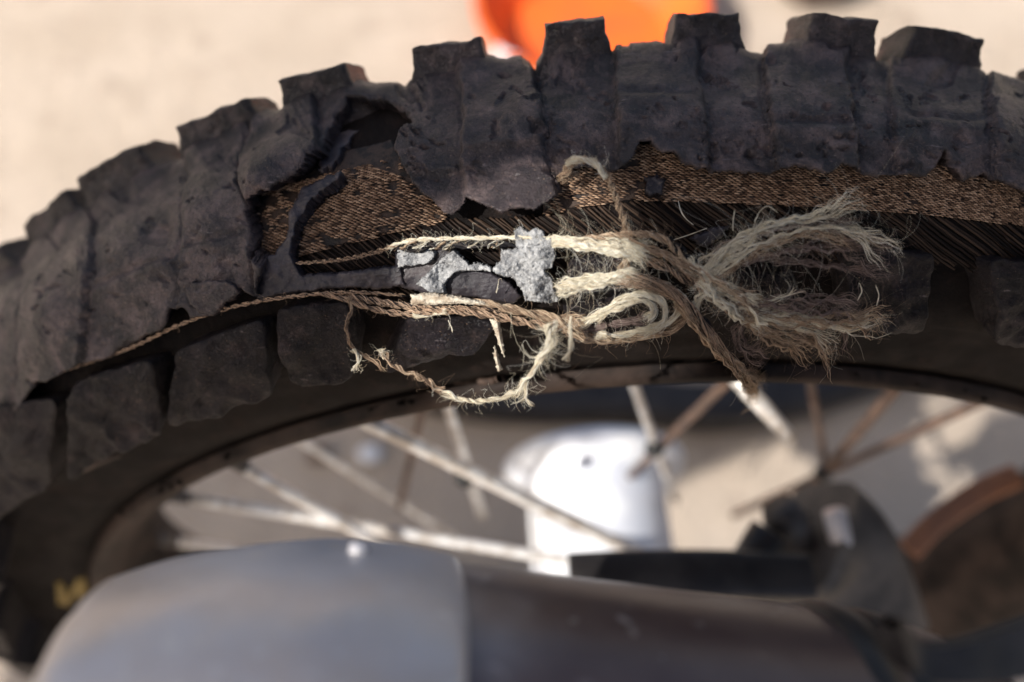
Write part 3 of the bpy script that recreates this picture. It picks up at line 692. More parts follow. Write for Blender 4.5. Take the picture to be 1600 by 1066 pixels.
# upper strap: dark ribbon with a frayed pale top edge
bundle(FC, [(452, 412, -3), (500, 409, -1.5), (545, 404, 0), (590, 393, 1), (625, 380, 1.5)], 46, .45, .8, CORD, 7, rf=.08, wig=.2, stray=30, hair=1.5, plies=2)
bundle(FC, [(600, 390, 1), (640, 376, 2.2), (700, 373, 2.6), (760, 372, 2.8), (830, 371, 3), (880, 374, 3)], 60, .5, .6, CREAM, 5, rf=.07, wig=.3, stray=150, hair=1.6, plies=2, jit1=.02)
bundle('cord_strap', [(618, 392, .8), (660, 386, 1.8), (720, 382, 2), (790, 382, 2), (830, 384, 1.6)], 70, .85, .9, BLACKF, 3, rf=.14, wig=.15, stray=0)
for k in range(16):
    x = 622 + 160 * rng.random() ** 1.3; q = rng.uniform(.5, 1.1)
    bundle(FC, [(x, 376 + 15 * q + rng.normal(0, 1), 2.2), (x + 8 * q + rng.normal(0, 2), 384 + rng.normal(0, 1.5), 3.0), (x + 20 * q + rng.normal(0, 3), 376, 3.1)], int(rng.integers(2, 6)), .2, .12, CREAM if k % 3 else TAN, 1, rf=.06, wig=.25, stray=4, hair=1.4)
# pale tufts by the rough flap
bundle(FC, [(862, 374, 3), (900, 378, 4), (945, 384, 4.5), (985, 390, 4), (1016, 400, 3)], 420, 1.1, 1.9, CREAM, .4, .3, 2.6, rf=.06, wig=.35, stray=200, hair=3.2, jit1=.22)
bundle(FC, [(905, 376, 4), (960, 368, 4.6), (1005, 366, 5), (1040, 376, 5), (1062, 398, 4.5), (1080, 420, 4)], 90, .9, .9, TAN, 3.5, rf=.08, wig=.3, stray=110, hair=2, plies=2)
bundle(FC, [(900, 272, -1), (884, 280, 2)], 20, .8, .7, TAN, 1, rf=.07, stray=6, hair=1.)
bundle(FC, [(876, 284, 1), (888, 262, 4), (906, 250, 6), (926, 252, 6.5), (944, 268, 6), (957, 294, 5), (966, 320, 4), (974, 342, 3), (980, 362, 2.5)], 90, 1.05, .85, TAN, 6, 1.2, .6, rf=.07, wig=.3, stray=90, hair=1.5, plies=2)
bundle(FC, [(884, 258, 5), (908, 248, 6.8), (930, 256, 7), (948, 280, 6.5)], 70, .7, .5, CREAM, 2, .8, .6, rf=.08, wig=.5, stray=60, hair=1.5)
# main cords from the tuft down to the knot on the right
bundle(FC, [(955, 374, 4), (1010, 392, 4.5), (1060, 412, 4.8), (1105, 436, 5), (1150, 458, 5.2), (1190, 478, 5.5)], 110, 1.2, 1.4, TAN, 1.2, 1, 1.4, rf=.08, wig=.4, stray=160, hair=2.4)
bundle(FC, [(1000, 400, 3), (1060, 428, 3.6), (1110, 462, 4), (1150, 490, 4.4), (1190, 500, 5)], 110, 1.1, 1.3, CORD, 2.2, rf=.08, wig=.5, stray=100, hair=2.2, plies=2)
bundle('cord_strap', [(1030, 372, 3.4), (1062, 390, 3.8), (1085, 418, 3.8), (1100, 438, 3.4)], 70, 1.1, 1.1, BLACKF, 1.5, rf=.15, stray=6, hair=1)
bundle(FC, [(1070, 408, 4.6), (1100, 430, 5), (1140, 452, 5.4), (1185, 474, 5.6)], 70, 1.2, 1.5, CREAM, 1., .8, 1.8, rf=.07, wig=.5, stray=120, hair=3)
bundle(FC, [(985, 388, 2.5), (978, 410, 1.5), (968, 440, .5)], 110, .9, 1.4, TAN, .6, .4, 1.2, rf=.07, wig=.3, stray=20, hair=2)
# lower tuft and the cord that bows over to the bottom
bundle(FC, [(868, 452, 3.2), (900, 444, 4), (940, 436, 4.6), (975, 432, 4.6), (1000, 436, 4.4)], 330, 1.5, 1.4, CREAM, .4, 1.2, 1.4, rf=.06, wig=.5, stray=260, hair=3.2, jit0=.12)
bundle('cord_strap', [(905, 460, 2.6), (945, 448, 3.2), (990, 446, 3.4)], 90, 1.2, 1.0, BLACKF, 1, .6, .6, rf=.13, stray=20, hair=2)
bundle(FC, [(960, 436, 5), (1005, 440, 5.6), (1045, 456, 6), (1078, 484, 6), (1104, 518, 6), (1128, 548, 6), (1152, 574, 6), (1170, 598, 6.5)], 190, 1.2, 1.9, CORD, 2.2, .8, 2.2, rf=.07, wig=.5, stray=150, hair=2.6, plies=3, jit1=.1)
bundle(FC, [(1056, 470, 5.4), (1090, 508, 6), (1120, 546, 6.4), (1150, 576, 6.6), (1174, 604, 7)], 170, 1., 2.8, TAN, .4, .5, 4., rf=.065, wig=.5, stray=70, hair=3, jit1=.12)
bundle('cord_strap', [(1040, 452, 5), (1076, 476, 5.2), (1104, 508, 5), (1120, 530, 4.6)], 60, .8, .8, BLACKF, 1.5, rf=.13, stray=4, hair=1)
bundle(FC, [(1020, 440, 3), (1060, 462, 3), (1090, 496, 3.2), (1110, 530, 3.5)], 90, 1, 1, CREAM, 1, rf=.065, wig=.4, stray=30, hair=2)
# the loops
bundle(FC, [(905, 508, 4), (935, 492, 5), (962, 474, 5.4), (992, 462, 5.6), (1014, 460, 5.6), (1034, 474, 5.6), (1038, 498, 5.4), (1020, 514, 5), (996, 520, 4.4)], 95, .7, .8, CREAM, 2, .8, 1.5, rf=.065, wig=.5, stray=90, hair=2.6)
bundle(FC, [(930, 500, 4.6), (960, 484, 5.6), (986, 472, 6), (1010, 472, 6), (1020, 486, 5.8), (1008, 500, 5.4)], 70, .55, .6, CREAM, 2, .8, 1, rf=.065, wig=.4, stray=60, hair=2.5)
bundle(FC, [(890, 516, 3.4), (925, 512, 4), (965, 506, 4.4), (1000, 500, 4.4), (1016, 492, 4.2)], 90, .7, .5, MAUVE, 2, .5, 1.5, rf=.065, wig=.5, stray=50, hair=2.5)
bundle(FC, [(880, 508, 3), (912, 522, 4), (950, 530, 4.4), (1000, 526, 4.4), (1044, 516, 4), (1068, 494, 4), (1078, 470, 3.6)], 190, 1.3, 1.2, TAN, 1.2, 1, 1, rf=.08, wig=.5, stray=160, hair=2.4)
bundle(FC, [(925, 524, 4.5), (975, 522, 5), (1022, 514, 5), (1052, 494, 5), (1060, 470, 4.6), (1046, 456, 4)], 90, .7, .7, CREAM, 2, .6, .6, rf=.065, wig=.4, stray=70, hair=2.4)
# lower strap along the torn bottom edge
bundle(FC, [(40, 596, -2), (120, 572, -1.5), (200, 545, -1), (270, 512, -.5), (340, 486, 0), (420, 468, 0), (500, 459, 0), (560, 457, .2), (640, 462, .4)], 60, .55, .5, CORD, 20, rf=.11, wig=.2, stray=60, hair=1, plies=2, K=140)
bundle(FC, [(500, 459, 0), (540, 468, .8), (580, 482, 1.4), (630, 490, 2), (700, 486, 2.4), (760, 492, 2.6), (820, 504, 2.8), (880, 514, 3)], 120, .6, 1.3, CORD, 7, rf=.08, wig=.25, stray=90, hair=1.2, plies=2, K=60)
bundle('cord_strap', [(540, 462, 0), (600, 473, .6), (670, 482, .6), (740, 484, 1.0), (800, 490, 1.4)], 130, 1.0, 1., CORD, 4, rf=.12, wig=.2, stray=10, hair=1, plies=3)
bundle(FC, [(735, 470, 1.8), (760, 474, 2.4), (820, 488, 3), (880, 500, 3.6), (915, 508, 4)], 170, .7, 1.6, TAN, 2, 0, 1.8, rf=.065, wig=.4, stray=120, hair=2.2, plies=2)
bundle(FC, [(645, 492, 2.2), (668, 493, 2.4), (700, 488, 2.6)], 40, .5, .4, CREAM, 2, .6, .6, rf=.08, stray=30, hair=1.2)
# upper right fan
for pts, n, m_, w in (([(1092, 432, 3.6), (1120, 398, 4.4), (1165, 366, 5), (1215, 352, 5.4), (1262, 346, 5.6), (1300, 334, 6), (1345, 316, 6.4)], 130, CREAM, .9),
                      ([(1100, 436, 4), (1140, 408, 4.8), (1190, 386, 5.4), (1250, 366, 5.8), (1310, 362, 6), (1355, 372, 6.2), (1402, 388, 6.4)], 120, CREAM, .8),
                      ([(1110, 440, 4), (1150, 420, 5), (1180, 402, 5.4), (1232, 378, 5.8), (1290, 372, 6), (1340, 384, 6)], 90, TAN, .8),
                      ([(1096, 426, 3), (1130, 386, 3.8), (1180, 368, 4.4), (1240, 356, 4.6), (1290, 352, 5), (1340, 352, 5)], 100, MAUVE, .9),
                      ([(1150, 412, 3.5), (1200, 398, 4.2), (1260, 386, 4.6), (1320, 386, 4.6), (1392, 396, 4.6)], 150, MAUVE, 1.2),
                      ([(1200, 404, 3), (1250, 408, 3.6), (1310, 418, 3.8), (1386, 422, 4)], 90, MAUVE, .7),
                      ([(1086, 430, 3), (1130, 404, 4), (1170, 374, 4.6), (1205, 356, 5)], 110, CREAM, 1.),
                      ([(1082, 424, 3), (1096, 404, 3.6), (1130, 388, 4), (1150, 384, 4)], 26, CREAM, .35)):
    bundle(FC, pts, int(n * .50), w * 1.15, w * 2.2, m_, .5, .8, 4.0, rf=.052, wig=.6, stray=int(n * 1.2), hair=3.6, jit1=.2)
# right lower brush
for pts, n, m_, w in (([(1150, 478, 5), (1200, 492, 5.6), (1260, 500, 6), (1310, 512, 6), (1352, 508, 6.2), (1372, 490, 6.4)], 150, CREAM, .9),
                      ([(1140, 486, 4.6), (1190, 476, 5), (1250, 474, 5.2), (1310, 476, 5.2), (1340, 484, 5)], 260, MAUVE, 1.6),
                      ([(1160, 490, 5), (1220, 500, 5.6), (1290, 498, 5.8), (1350, 490, 6), (1388, 494, 6)], 190, TAN, 1.3),
                      ([(1160, 500, 5), (1210, 518, 5.4), (1260, 526, 5.6), (1304, 546, 6)], 170, TAN, 1.1),
                      ([(1165, 508, 5), (1200, 530, 5.4), (1240, 544, 5.6), (1264, 552, 6)], 150, TAN, 1.),
                      ([(1180, 496, 5.4), (1250, 514, 6), (1290, 526, 6.2), (1308, 536, 6.4)], 70, CREAM, .6),
                      ([(1160, 502, 4), (1150, 530, 4), (1170, 548, 4.4), (1200, 552, 4.6)], 130, MAUVE, 1.2),
                      ([(1170, 478, 5.5), (1215, 466, 6), (1270, 446, 6.6)], 8, CREAM, .3),
                      ([(1205, 470, 5.5), (1230, 460, 6), (1252, 452, 6.4)], 14, CREAM, .5),
                      ([(1316, 515, 5), (1320, 530, 5), (1318, 548, 5)], 24, MAUVE, .4)):
    bundle(FC, pts, int(n * .50), w * 1.1, w * 1.7, m_, .5, .8, 3.6, rf=.052, wig=.5, stray=n, hair=3.2, jit1=.2)
bundle(FC, [(1070, 500, 3), (1090, 470, 4), (1106, 448, 4.6), (1120, 440, 5)], 80, 1.5, 1.4, CREAM, .6, 1, .8, rf=.065, wig=.4, stray=60, hair=2.5)
bundle(FC, [(1085, 440, 4), (1120, 466, 5.2), (1160, 486, 5.6), (1200, 500, 5.8)], 100, 1.6, 2.3, CREAM, .6, 1, 1.6, rf=.07, wig=.5, stray=150, hair=2.8)
# the thread hanging below
def hang(pts, n=90):
    p = catmull(pts, n); return at(p[:, 0], p[:, 1], p[:, 2])
LT = 'loose_thread'
bundle(LT, None, 46, .55, .8, CREAM, 3, .6, .8, rf=.075, wig=.3, stray=70, hair=2.5, C=hang([(870, 500, .243), (862, 520, .243), (852, 548, .245), (836, 574, .247), (818, 598, .249), (800, 618, .250)]))
bundle(LT, None, 70, 1.0, .5, CREAM, 1, 1.5, .5, rf=.075, wig=.5, stray=120, hair=3, C=hang([(856, 505, .243), (862, 525, .243), (854, 545, .244), (840, 566, .246)]))
bundle(LT, None, 40, .5, .55, CREAM, 4, .6, .8, rf=.075, wig=.25, stray=60, hair=1.8, C=hang([(806, 616, .250), (780, 622, .250), (745, 627, .250), (712, 622, .250), (688, 612, .251)]))
bundle(LT, None, 40, .55, .5, TAN, 4, .5, .5, rf=.08, wig=.25, stray=50, hair=1.4, C=hang([(692, 614, .251), (672, 598, .252), (648, 586, .253), (620, 574, .254), (602, 558, .255), (594, 546, .255)]))
bundle(LT, None, 26, .4, .5, CREAM, 2, .3, 1.2, rf=.075, wig=.3, stray=24, hair=1.4, C=hang([(603, 560, .255), (598, 552, .255), (595, 545, .254)]))
bundle(LT, None, 34, .35, .45, TAN, 4, .3, .6, rf=.08, wig=.25, stray=40, hair=1.3, C=hang([(548, 462, .256), (549, 484, .256), (541, 510, .256), (547, 534, .257), (560, 552, .258), (582, 562, .258), (604, 582, .258)]))
bundle(LT, None, 40, .4, .7, CREAM, 1, .4, 1.6, rf=.075, wig=.3, stray=20, hair=1.4, C=hang([(552, 545, .257), (560, 560, .257), (562, 580, .257)]), jit1=.15)
bundle(LT, None, 22, .3, .5, CREAM, 1, .4, 1.2, rf=.07, wig=.3, stray=20, hair=1.6, C=hang([(890, 494, .242), (892, 520, .242), (890, 545, .242), (880, 562, .243)]))
bundle(LT, None, 30, .3, .9, CREAM, .6, .4, 2.2, rf=.06, wig=.3, stray=20, hair=1.6, C=hang([(818, 596, .249), (820, 612, .249), (818, 634, .249)]), jit1=.2)
for pts in ([(1060, 313, -4), (1064, 330, -2), (1072, 342, -2), (1084, 352, -3)], [(1048, 376, -3), (1080, 366, -2), (1106, 356, -2)], [(1145, 362, 4), (1146, 340, 6), (1148, 326, 7)], [(1178, 348, 5), (1188, 330, 7), (1200, 322, 7.4), (1216, 332, 7)], [(700, 500, 3), (705, 510, 3), (707, 520, 3)], [(775, 458, 1), (778, 446, 2), (779, 436, 3)],
            [(1340, 470, 5), (1346, 455, 6), (1342, 440, 7)], [(1370, 478, 5), (1373, 460, 6), (1368, 445, 7)]):
    bundle(LT, pts, 4, .08, .05, CREAM, 1, rf=.075, wig=.1, stray=3, hair=1)

# ------------------------------------------------------------------ spokes
def rim_pt(px, py, y=-.010):                          # where the spoke leaves the rim's well
    P = on_plane(np.array([px]), np.array([py]), (0, 1, 0), y)[0]; return P
def hubline(p0, p1, y0, y1):
    A = on_plane(np.array([p0[0]]), np.array([p0[1]]), (0, 1, 0), y0)[0]
    B = on_plane(np.array([p1[0]]), np.array([p1[1]]), (0, 1, 0), y1)[0]
    d = B - A
    # stretch: outwards to the rim's well, inwards to the hub
    ts = np.linspace(-1.5, 4, 2200); Q = A + ts[:, None] * d; r = np.hypot(Q[:, 0], Q[:, 2] - WZ)
    k = np.argmin(r); i0 = np.argmin(np.abs(r[:k] - .229)); i1 = i0 + np.argmin(np.abs(r[i0:k + 1] - max(.040, r[k])))
    return Q[i0], Q[i1]
SP = [((560, 652), (930, 832), -.016, -.030, .0031, SPOKE), ((375, 726), (560, 832), -.014, -.028, .0025, SPOKE), ((292, 778), (620, 832), -.006, -.022, .0025, SPOKE), ((345, 858), (430, 872), .004, .012, .0025, SPOKE),
      ((700, 636), (768, 850), .010, .022, .0022, SPOKE), ((1135, 598), (1030, 700), .004, .016, .0024, SPOKED), ((990, 600), (1080, 850), .010, .022, .0021, SPOKE),
      ((1402, 604), (1285, 742), .002, .012, .0026, SPOKED), ((1530, 630), (1285, 742), .012, .02, .0022, SPOKED), ((1265, 590), (1300, 780), .012, .022, .0018, SPOKED), ((660, 640), (610, 850), .012, .02, .0018, SPOKED), ((470, 690), (760, 870), .014, .022, .0018, SPOKE)]
for p0, p1, y0, y1, r, m_ in SP:
    A, B = hubline(p0, p1, y0, y1)
    n = (B - A) / np.linalg.norm(B - A)
    tube_obj('spoke', np.linspace(A, B, 8), r, m_, BIKE, 12)
    o = tube_obj('nipple', np.stack([A - n * .002, A + n * .004, A + n * .013, A + n * .0135]), np.array([.0042, .0034, .003, .002]), GREYM, RIMO, 10)
    o['label'] = 'spoke nipple seated in the rim'
for px, py, y in ((725, 748, -.006), (1022, 702, .010), (1286, 740, .010)):
    c = on_plane(np.array([px]), np.array([py]), (0, 1, 0), y)[0]
    t = np.linspace(-1, 1, 9)
    tube_obj('spoke_tie', c + np.outer(t * .004, (.3, .9, .2)), .0045 * np.sqrt(np.clip(1.05 - t ** 2, .1, 1)), TIE, BIKE, 12)
HUBM = plain('polished_hub', (.90, .90, .90), .42, .15, .05, 80, (.66, .67, .72))
HUB = revolve('hub', [(-.078, .012), (-.078, .034), (-.076, .037), (-.070, .0385), (-.044, .039), (-.040, .049), (-.036, .050), (-.033, .041), (-.02, .0385), (.0, .038), (.03, .038), (.036, .039), (.040, .050), (.045, .051), (.048, .036), (.052, .030), (.052, .012)], HUBM, BIKE, n=96)
HUB['label'] = 'pale metal hub, its near end bright in the sun'
valve = [on_plane(np.array([x]), np.array([y]), (0, 1, 0), q)[0] for x, y, q in ((1148, 588, -.004), (1190, 634, -.012), (1236, 686, -.020))]
VS = tube_obj('valve_stem', np.array(valve), np.array([.0034, .0034, .003]), SPOKE, RIMO, 16)

# ------------------------------------------------------------------ muffler
def muffler():
    a = at(np.array([640.]), np.array([1240.]), np.array([.20]))[0]; b = at(np.array([1400.]), np.array([1312.]), np.array([.212]))[0]
    ax = b - a; ax /= np.linalg.norm(ax)
    up = -AF - ax * (-AF @ ax); up /= np.linalg.norm(up); sd = np.cross(ax, up)
    def x_at(px, py): # axial coordinate seen at px on the contour
        q = at(np.array([px]), np.array([py]), np.array([.2]))[0]; return (q - a) @ ax
    def body(name, prof, mat, parent, squash=1.0, n=96, flat=0., wav=.0002):
        prof = np.array(prof, float); ph = np.linspace(0, 2 * np.pi, n, endpoint=False)
        c, s = np.cos(ph), np.sin(ph); e = 2 / (2 + flat)
        cu, su = np.sign(c) * np.abs(c) ** e, np.sign(s) * np.abs(s) ** e
        V = np.stack([a + ax * x + r * (cu[:, None] * up + su[:, None] * sd * squash) * (1 + wav / .04 * fbm(np.full(n, x * 60) + c * 2, s * 2, 3))[:, None] for x, r in prof])
        m = len(prof); idx = np.arange(m * n).reshape(m, n)
        F = np.stack([idx[:-1], idx[1:], np.roll(idx, -1, 1)[1:], np.roll(idx, -1, 1)[:-1]], -1).reshape(-1, 4)
        V = np.vstack([V.reshape(-1, 3), a + ax * prof[0, 0], a + ax * prof[-1, 0]])
        T = [(m * n, idx[0][k], idx[0][(k + 1) % n]) for k in range(n)] + [(m * n + 1, idx[-1][(k + 1) % n], idx[-1][k]) for k in range(n)]
        return mesh_obj(name, V, F, mat, parent, tris=T)
    x0, x1, x2, x3, x4 = x_at(128, 1000), x_at(300, 890), x_at(632, 860), x_at(1322, 948), x_at(1392, 958)
    R = .0455
    M_ = body('muffler', [(x2 - .004, R * .97), (x2, R * 1.0), (x2 + .003, R), *[(x, R) for x in np.linspace(x2 + .006, x3, 30)], (x3 + .002, R), *[(x, R * .985) for x in np.linspace(x4, x4 + .012, 4)], (x4 + .02, R * .95), (x4 + .030, R * .86), (x4 + .040, R * .70), (x4 + .055, R * .5), (x4 + .10, R * .4), (x4 + .2, R * .4)], TITAN, BIKE, flat=.25)
    M_['label'] = 'heat-stained dark muffler sleeve with pale specks'
    L = x2 - x0
    ecap = [(x0 - .001, R * .30), (x0, R * .60), (x0 + .001, R * .66), (x0 + .003, R * .695)] + [(x0 + L * k, R * (.70 + .34 * (1 - (1 - k) ** 2.0))) for k in np.linspace(.05, .95, 24)] + [(x2 + .001, R * 1.036), (x2 + .004, R * 1.028), (x2 + .007, R * 1.018), (x2 + .010, R * 1.006), (x2 + .012, R * .99)]
    E_ = body('end_cap', ecap, ALU, M_, flat=.8, wav=.0012); E_['label'] = 'grey aluminium end cap of the muffler'
    body('strap', [(x3 - .0005, R * 1.0), (x3, R * 1.03), (x3 + .0035, R * 1.045), (x3 + .007, R * 1.03), (x3 + .0075, R)], BLACK, M_)
    body('strap', [(x4 - .0005, R * .98), (x4, R * 1.02), (x4 + .003, R * 1.03), (x4 + .006, R * 1.02), (x4 + .0065, R * .98)], BLACK, M_)
    # seam ring between cap and sleeve, rivets round it
    for k in range(14):
        ph = k / 14 * 6.283 + .2; d = up * math.cos(ph) + sd * math.sin(ph)
        c = a + ax * (x2 - .009) + d * R * 1.04
        tube_obj('rivet', np.stack([c - d * .002, c + d * .0004, c + d * .0012, c + d * .0014]), np.array([.0022, .0022, .0015, .0005]), ALU, M_, 12)
    # carrying bracket to the right
    P = [at(np.array([float(x)]), np.array([float(y)]), np.array([d]))[0] for x, y, d in ((1395, 965, .175), (1432, 1010, .178), (1500, 1006, .180), (1560, 988, .183), (1640, 962, .186), (1760, 925, .19))]
    P = catmull(P, 40); T = np.gradient(P, axis=0); T /= np.linalg.norm(T, axis=1)[:, None]
    w = np.interp(np.linspace(0, 1, 40), [0, .2, .5, 1], [.002, .005, .008, .010])
    dn = -AU; V = []
    for p, t_, ww in zip(P, T, w):
        q = dn - t_ * (dn @ t_); q /= np.linalg.norm(q); nn = np.cross(t_, q)
        V += [p, p + nn * .0018 - q * .0006, p + nn * .0018 + q * ww, p + nn * .0026 + q * ww, p - nn * .0026 + q * ww, p - nn * .0018 - q * .0006]
    V = np.array(V); idx = np.arange(240).reshape(40, 6)
    F = np.stack([idx[:-1], np.roll(idx, -1, 1)[:-1], np.roll(idx, -1, 1)[1:], idx[1:]], -1).reshape(-1, 4)
    o = mesh_obj('bracket', V, F, BLACK, M_, smooth_=False); o['label'] = 'black bracket holding the muffler at its front end'
muffler()

# ------------------------------------------------------------------ what is seen past the spokes
def box_bar(name, pts, hw, hh, mat, parent, up=(0, 0, 1)):
    P = catmull(pts, 30); T = np.gradient(P, axis=0); T /= np.linalg.norm(T, axis=1)[:, None]
    V = []; n = 20; ph = np.linspace(0, 2 * np.pi, n, endpoint=False); e = .45
    cu, su = np.sign(np.cos(ph)) * np.abs(np.cos(ph)) ** e, np.sign(np.sin(ph)) * np.abs(np.sin(ph)) ** e
    for p, t in zip(P, T):
        s = np.cross(t, up); s /= np.linalg.norm(s); u = np.cross(s, t)
        V.append(p + np.outer(cu * hw, s) + np.outer(su * hh, u))
    V = np.vstack(V); idx = np.arange(30 * n).reshape(30, n)
    F = np.stack([idx[:-1], np.roll(idx, -1, 1)[:-1], np.roll(idx, -1, 1)[1:], idx[1:]], -1).reshape(-1, 4)
    V = np.vstack([V, P[0], P[-1]]); T_ = [(30 * n, idx[0][(k + 1) % n], idx[0][k]) for k in range(n)] + [(30 * n + 1, idx[-1][k], idx[-1][(k + 1) % n]) for k in range(n)]
    return sharp(mesh_obj(name, V, F, mat, parent, tris=T_), 40)
def p1(x, y, d): return at(np.array([float(x)]), np.array([float(y)]), np.array([d]))[0]
box_bar('axle_plate', [p1(890, 905, .40), p1(1000, 900, .40), p1(1120, 900, .40), p1(1260, 905, .41)], .010, .006, BLACK, BIKE)
def caliper():
    o = box_bar('shock_body', [p1(1262, 838, .44), p1(1292, 868, .445), p1(1320, 930, .45), p1(1345, 1000, .455)], .029, .020, GREYM, BIKE)
    o['label'] = 'dark metal body with rounded top behind the muffler'
    tube_obj('shaft', [p1(1304, 800, .425), p1(1318, 866, .43), p1(1330, 960, .435)], .0050, ALU, o, 18)
    tube_obj('boss', [p1(1218, 795, .43), p1(1230, 818, .435), p1(1240, 850, .44)], np.array([.008, .0105, .009]), GREYM, o, 18)
    tube_obj('link_arm', [p1(1205, 830, .42), p1(1180, 870, .42), p1(1170, 920, .42)], .009, BLACK, BIKE, 14)
caliper()

o = box_bar('rusty_strut', [p1(1420, 860, .50), p1(1465, 815, .50), p1(1530, 770, .50), p1(1585, 745, .505)], .006, .005, RUST, BIKE); o['label'] = 'rusty orange strut at the right'
box_bar('rear_body_shade_block', [np.array([.34, .02, .80]), np.array([.50, .01, .84]), np.array([.70, 0., .90]), np.array([.95, 0., .95])], .11, .20, BLACK, BIKE)  # unseen block for the rest of the bike, added to darken the right side
def gp(x, y): return on_plane(np.array([float(x)]), np.array([float(y)]), (0, 0, 1), 0.)[0]
_b = [gp(x, y) + np.array([0, 0, .02]) for x, y in ((600, 600), (700, 628), (820, 640), (960, 640), (1120, 652), (1260, 625), (1420, 572))]
_o = box_bar('swingarm_shadow_bar', _b, .021, .019, BLACK, None); _o['label'] = 'dark bent bar lying on the sand, seen through the wheel just under the rim'; _o['category'] = 'bar'  # dark bar put in where the swingarm and tyre shadow belong
# orange bucket beyond the tyre
def bucket():
    c = gp(918, 60); t = thing('plastic_tub', 'shallow orange plastic tub standing on the sand beyond the tyre', 'tub', (c[0], c[1], 0))
    pr = [(0, .0), (0, .098), (.006, .102), (.02, .110), (.048, .124), (.054, .130), (.055, .137), (.062, .138), (.062, .130), (.054, .126), (.006, .095), (.008, 0)]
    n = 72; ph = np.linspace(0, 2 * np.pi, n, endpoint=False)
    V = np.vstack([np.stack([r * np.cos(ph), r * np.sin(ph), 0 * ph + z], -1) for z, r in pr]); idx = np.arange(len(pr) * n).reshape(len(pr), n)
    F = np.stack([idx[:-1], np.roll(idx, -1, 1)[:-1], np.roll(idx, -1, 1)[1:], idx[1:]], -1).reshape(-1, 4)
    sharp(mesh_obj('shell', V, F, ORANGE, t), 35)
    # pale carrying strap hanging slantwise down the front
    s = np.linspace(0, 1, 24); an = -2.52 + .80 * s; z = .058 - .050 * s; r = np.interp(z, [0, .02, .048, .054, .06], [.100, .110, .124, .134, .139]) + .0022
    wd = .016; V = []
    for q in (-1, 1): V.append(np.stack([r * np.cos(an), r * np.sin(an), z + q * wd * .8], -1)); V.append(np.stack([(r + .003) * np.cos(an + q * .02), (r + .003) * np.sin(an + q * .02), z + q * wd * .8], -1))
    V = np.vstack([V[0], V[1], V[3], V[2]]); idx = np.arange(96).reshape(4, 24)
    F = np.stack([idx[:, :-1], np.roll(idx, -1, 0)[:, :-1], np.roll(idx, -1, 0)[:, 1:], idx[:, 1:]], -1).reshape(-1, 4)
    o = mesh_obj('strap', V, F, WHITE, t); o['label'] = 'pale strap slanting down the orange side'
bucket()
def stone(px, py, r, mat, label, name='stone', flat=.6):
    c = gp(px, py); n, m = 28, 18; a, b = np.meshgrid(np.linspace(0, 2 * np.pi, n, endpoint=False), np.linspace(-np.pi / 2, np.pi / 2, m), indexing='ij')
    d = np.stack([np.cos(b) * np.cos(a), np.cos(b) * np.sin(a), np.sin(b)], -1)
    k = 1 + .28 * fbm(d[..., 0] * 1.6 + px, d[..., 1] * 1.6 + d[..., 2] * 1.9, 3)
    V = d * k[..., None] * r * np.array([1, .8, flat]) + np.array([0, 0, r * flat * .6])
    idx = np.arange(n * m).reshape(n, m); F = np.stack([idx[:, :-1], np.roll(idx, -1, 0)[:, :-1], np.roll(idx, -1, 0)[:, 1:], idx[:, 1:]], -1).reshape(-1, 4)
    o = mesh_obj(name, V.reshape(-1, 3), F, mat); o.location = (c[0], c[1], 0); o['label'] = label; o['category'] = 'stone'; return o
stone(1275, -22, .055, STONE, 'dark brown stone at the top edge, right of the orange bucket', flat=.5)
stone(498, 712, .011, STONE, 'small dark pebble on the shaded sand seen through the spokes')
stone(580, 712, .011, WHITE, 'small pale pebble beside a dark one on the shaded sand')
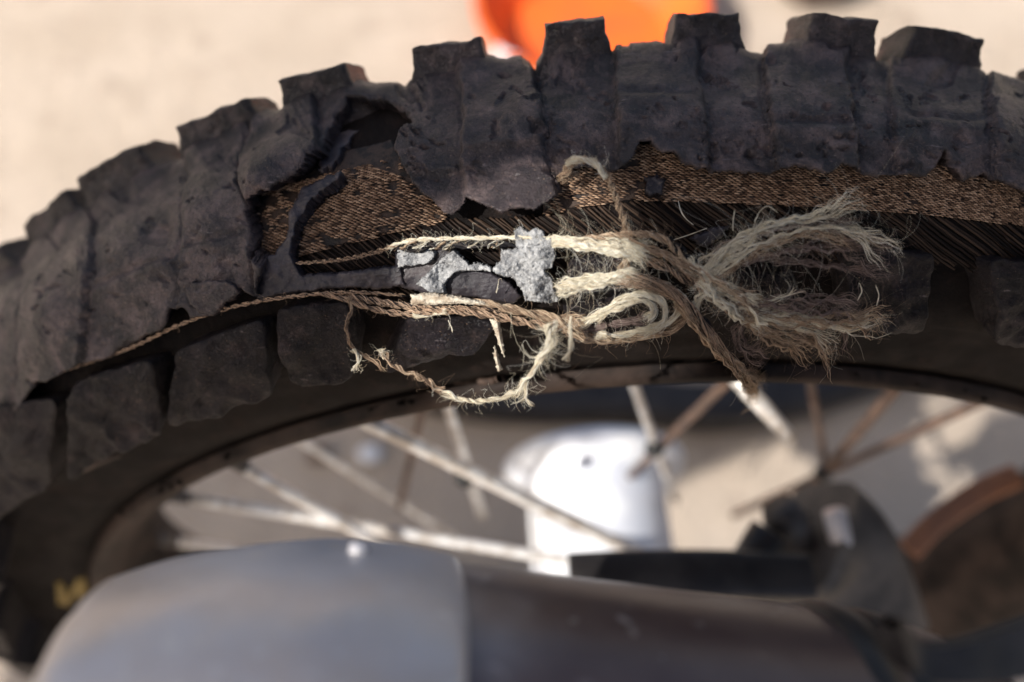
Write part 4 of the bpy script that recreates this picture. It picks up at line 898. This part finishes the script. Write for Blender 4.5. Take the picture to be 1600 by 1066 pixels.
# yellow maker's paint dab on the tyre's sidewall, low left
sheet('paint_mark', [(88, 912), (98, 908), (106, 930), (118, 905), (134, 900), (140, 932), (126, 944), (120, 930), (108, 948), (90, 945)], .0006, .0008, YELL, TYRE, res=1.5, jagA=1, hn=.0001)

# ------------------------------------------------------------------ unseen sheet added overhead, outside the picture, to shade the wheel
def added_shade():
    zc = 1.30
    def up_to(P): return P[..., :2] + SUN[:2] / SUN[2] * (zc - P[..., 2])[..., None]
    xs = np.arange(-1.60, .05, .005); ys = np.arange(-.80, -.10, .005)
    X, Y = np.meshgrid(xs, ys, indexing='ij')
    keep = Y < -.175 + .012 * fbm(X * 5, Y * 5, 2)
    # opening shaped along the sun's rays to light hub, spokes and sand
    op = np.ones(X.shape, bool)
    for y0 in np.linspace(-.045, .03, 6):
        k = (Y - y0) / SUN[1]
        op &= np.hypot(X - SUN[0] * k, zc - SUN[2] * k - WZ) < .246
    k = (zc - .655) / SUN[2]
    mx, my = X - SUN[0] * k, Y - SUN[1] * k
    op &= ~((mx > -.155) & (my < -.106))
    keep &= ~op
    left = np.array([gp(x, y) for x, y in ((0, 660), (540, 660), (600, 960), (0, 960))])  # part kept to shade the sand low on the left
    keep |= poly_sd(X, Y, up_to(left)) > 0
    a = np.array([(618, 372), (742, 306), (800, 278), (876, 276), (905, 300), (980, 340), (1000, 470), (960, 520), (900, 660), (690, 660), (650, 560), (634, 470)], float)  # hole shaped to drop a sun patch on the torn flaps
    keep &= ~(poly_sd(X, Y, up_to(cast(a[:, 0], a[:, 1], .002))) > 0)
    t = thing('added_shade', 'unseen pale sheet added overhead to shade the wheel, with holes shaped for sun patches', 'added_shade', (-.25, .1, 0))
    Z = zc + .0 * X
    V = np.stack([X + .25, Y - .1, Z], -1).reshape(-1, 3)
    slab('shade_sheet', V, grid_faces(keep), np.zeros_like(V) + np.array([0, 0, -.002]), SHADE_MAT, t, rows=1, jit=0)
    for x, y in ((-1.55, -.75), (.05, -.75)):
        tube_obj('shade_pole', [(x + .25, y - .1, 0), (x + .25, y - .1, .65), (x + .25, y - .1, zc)], .012, GREYM, t)
added_shade()
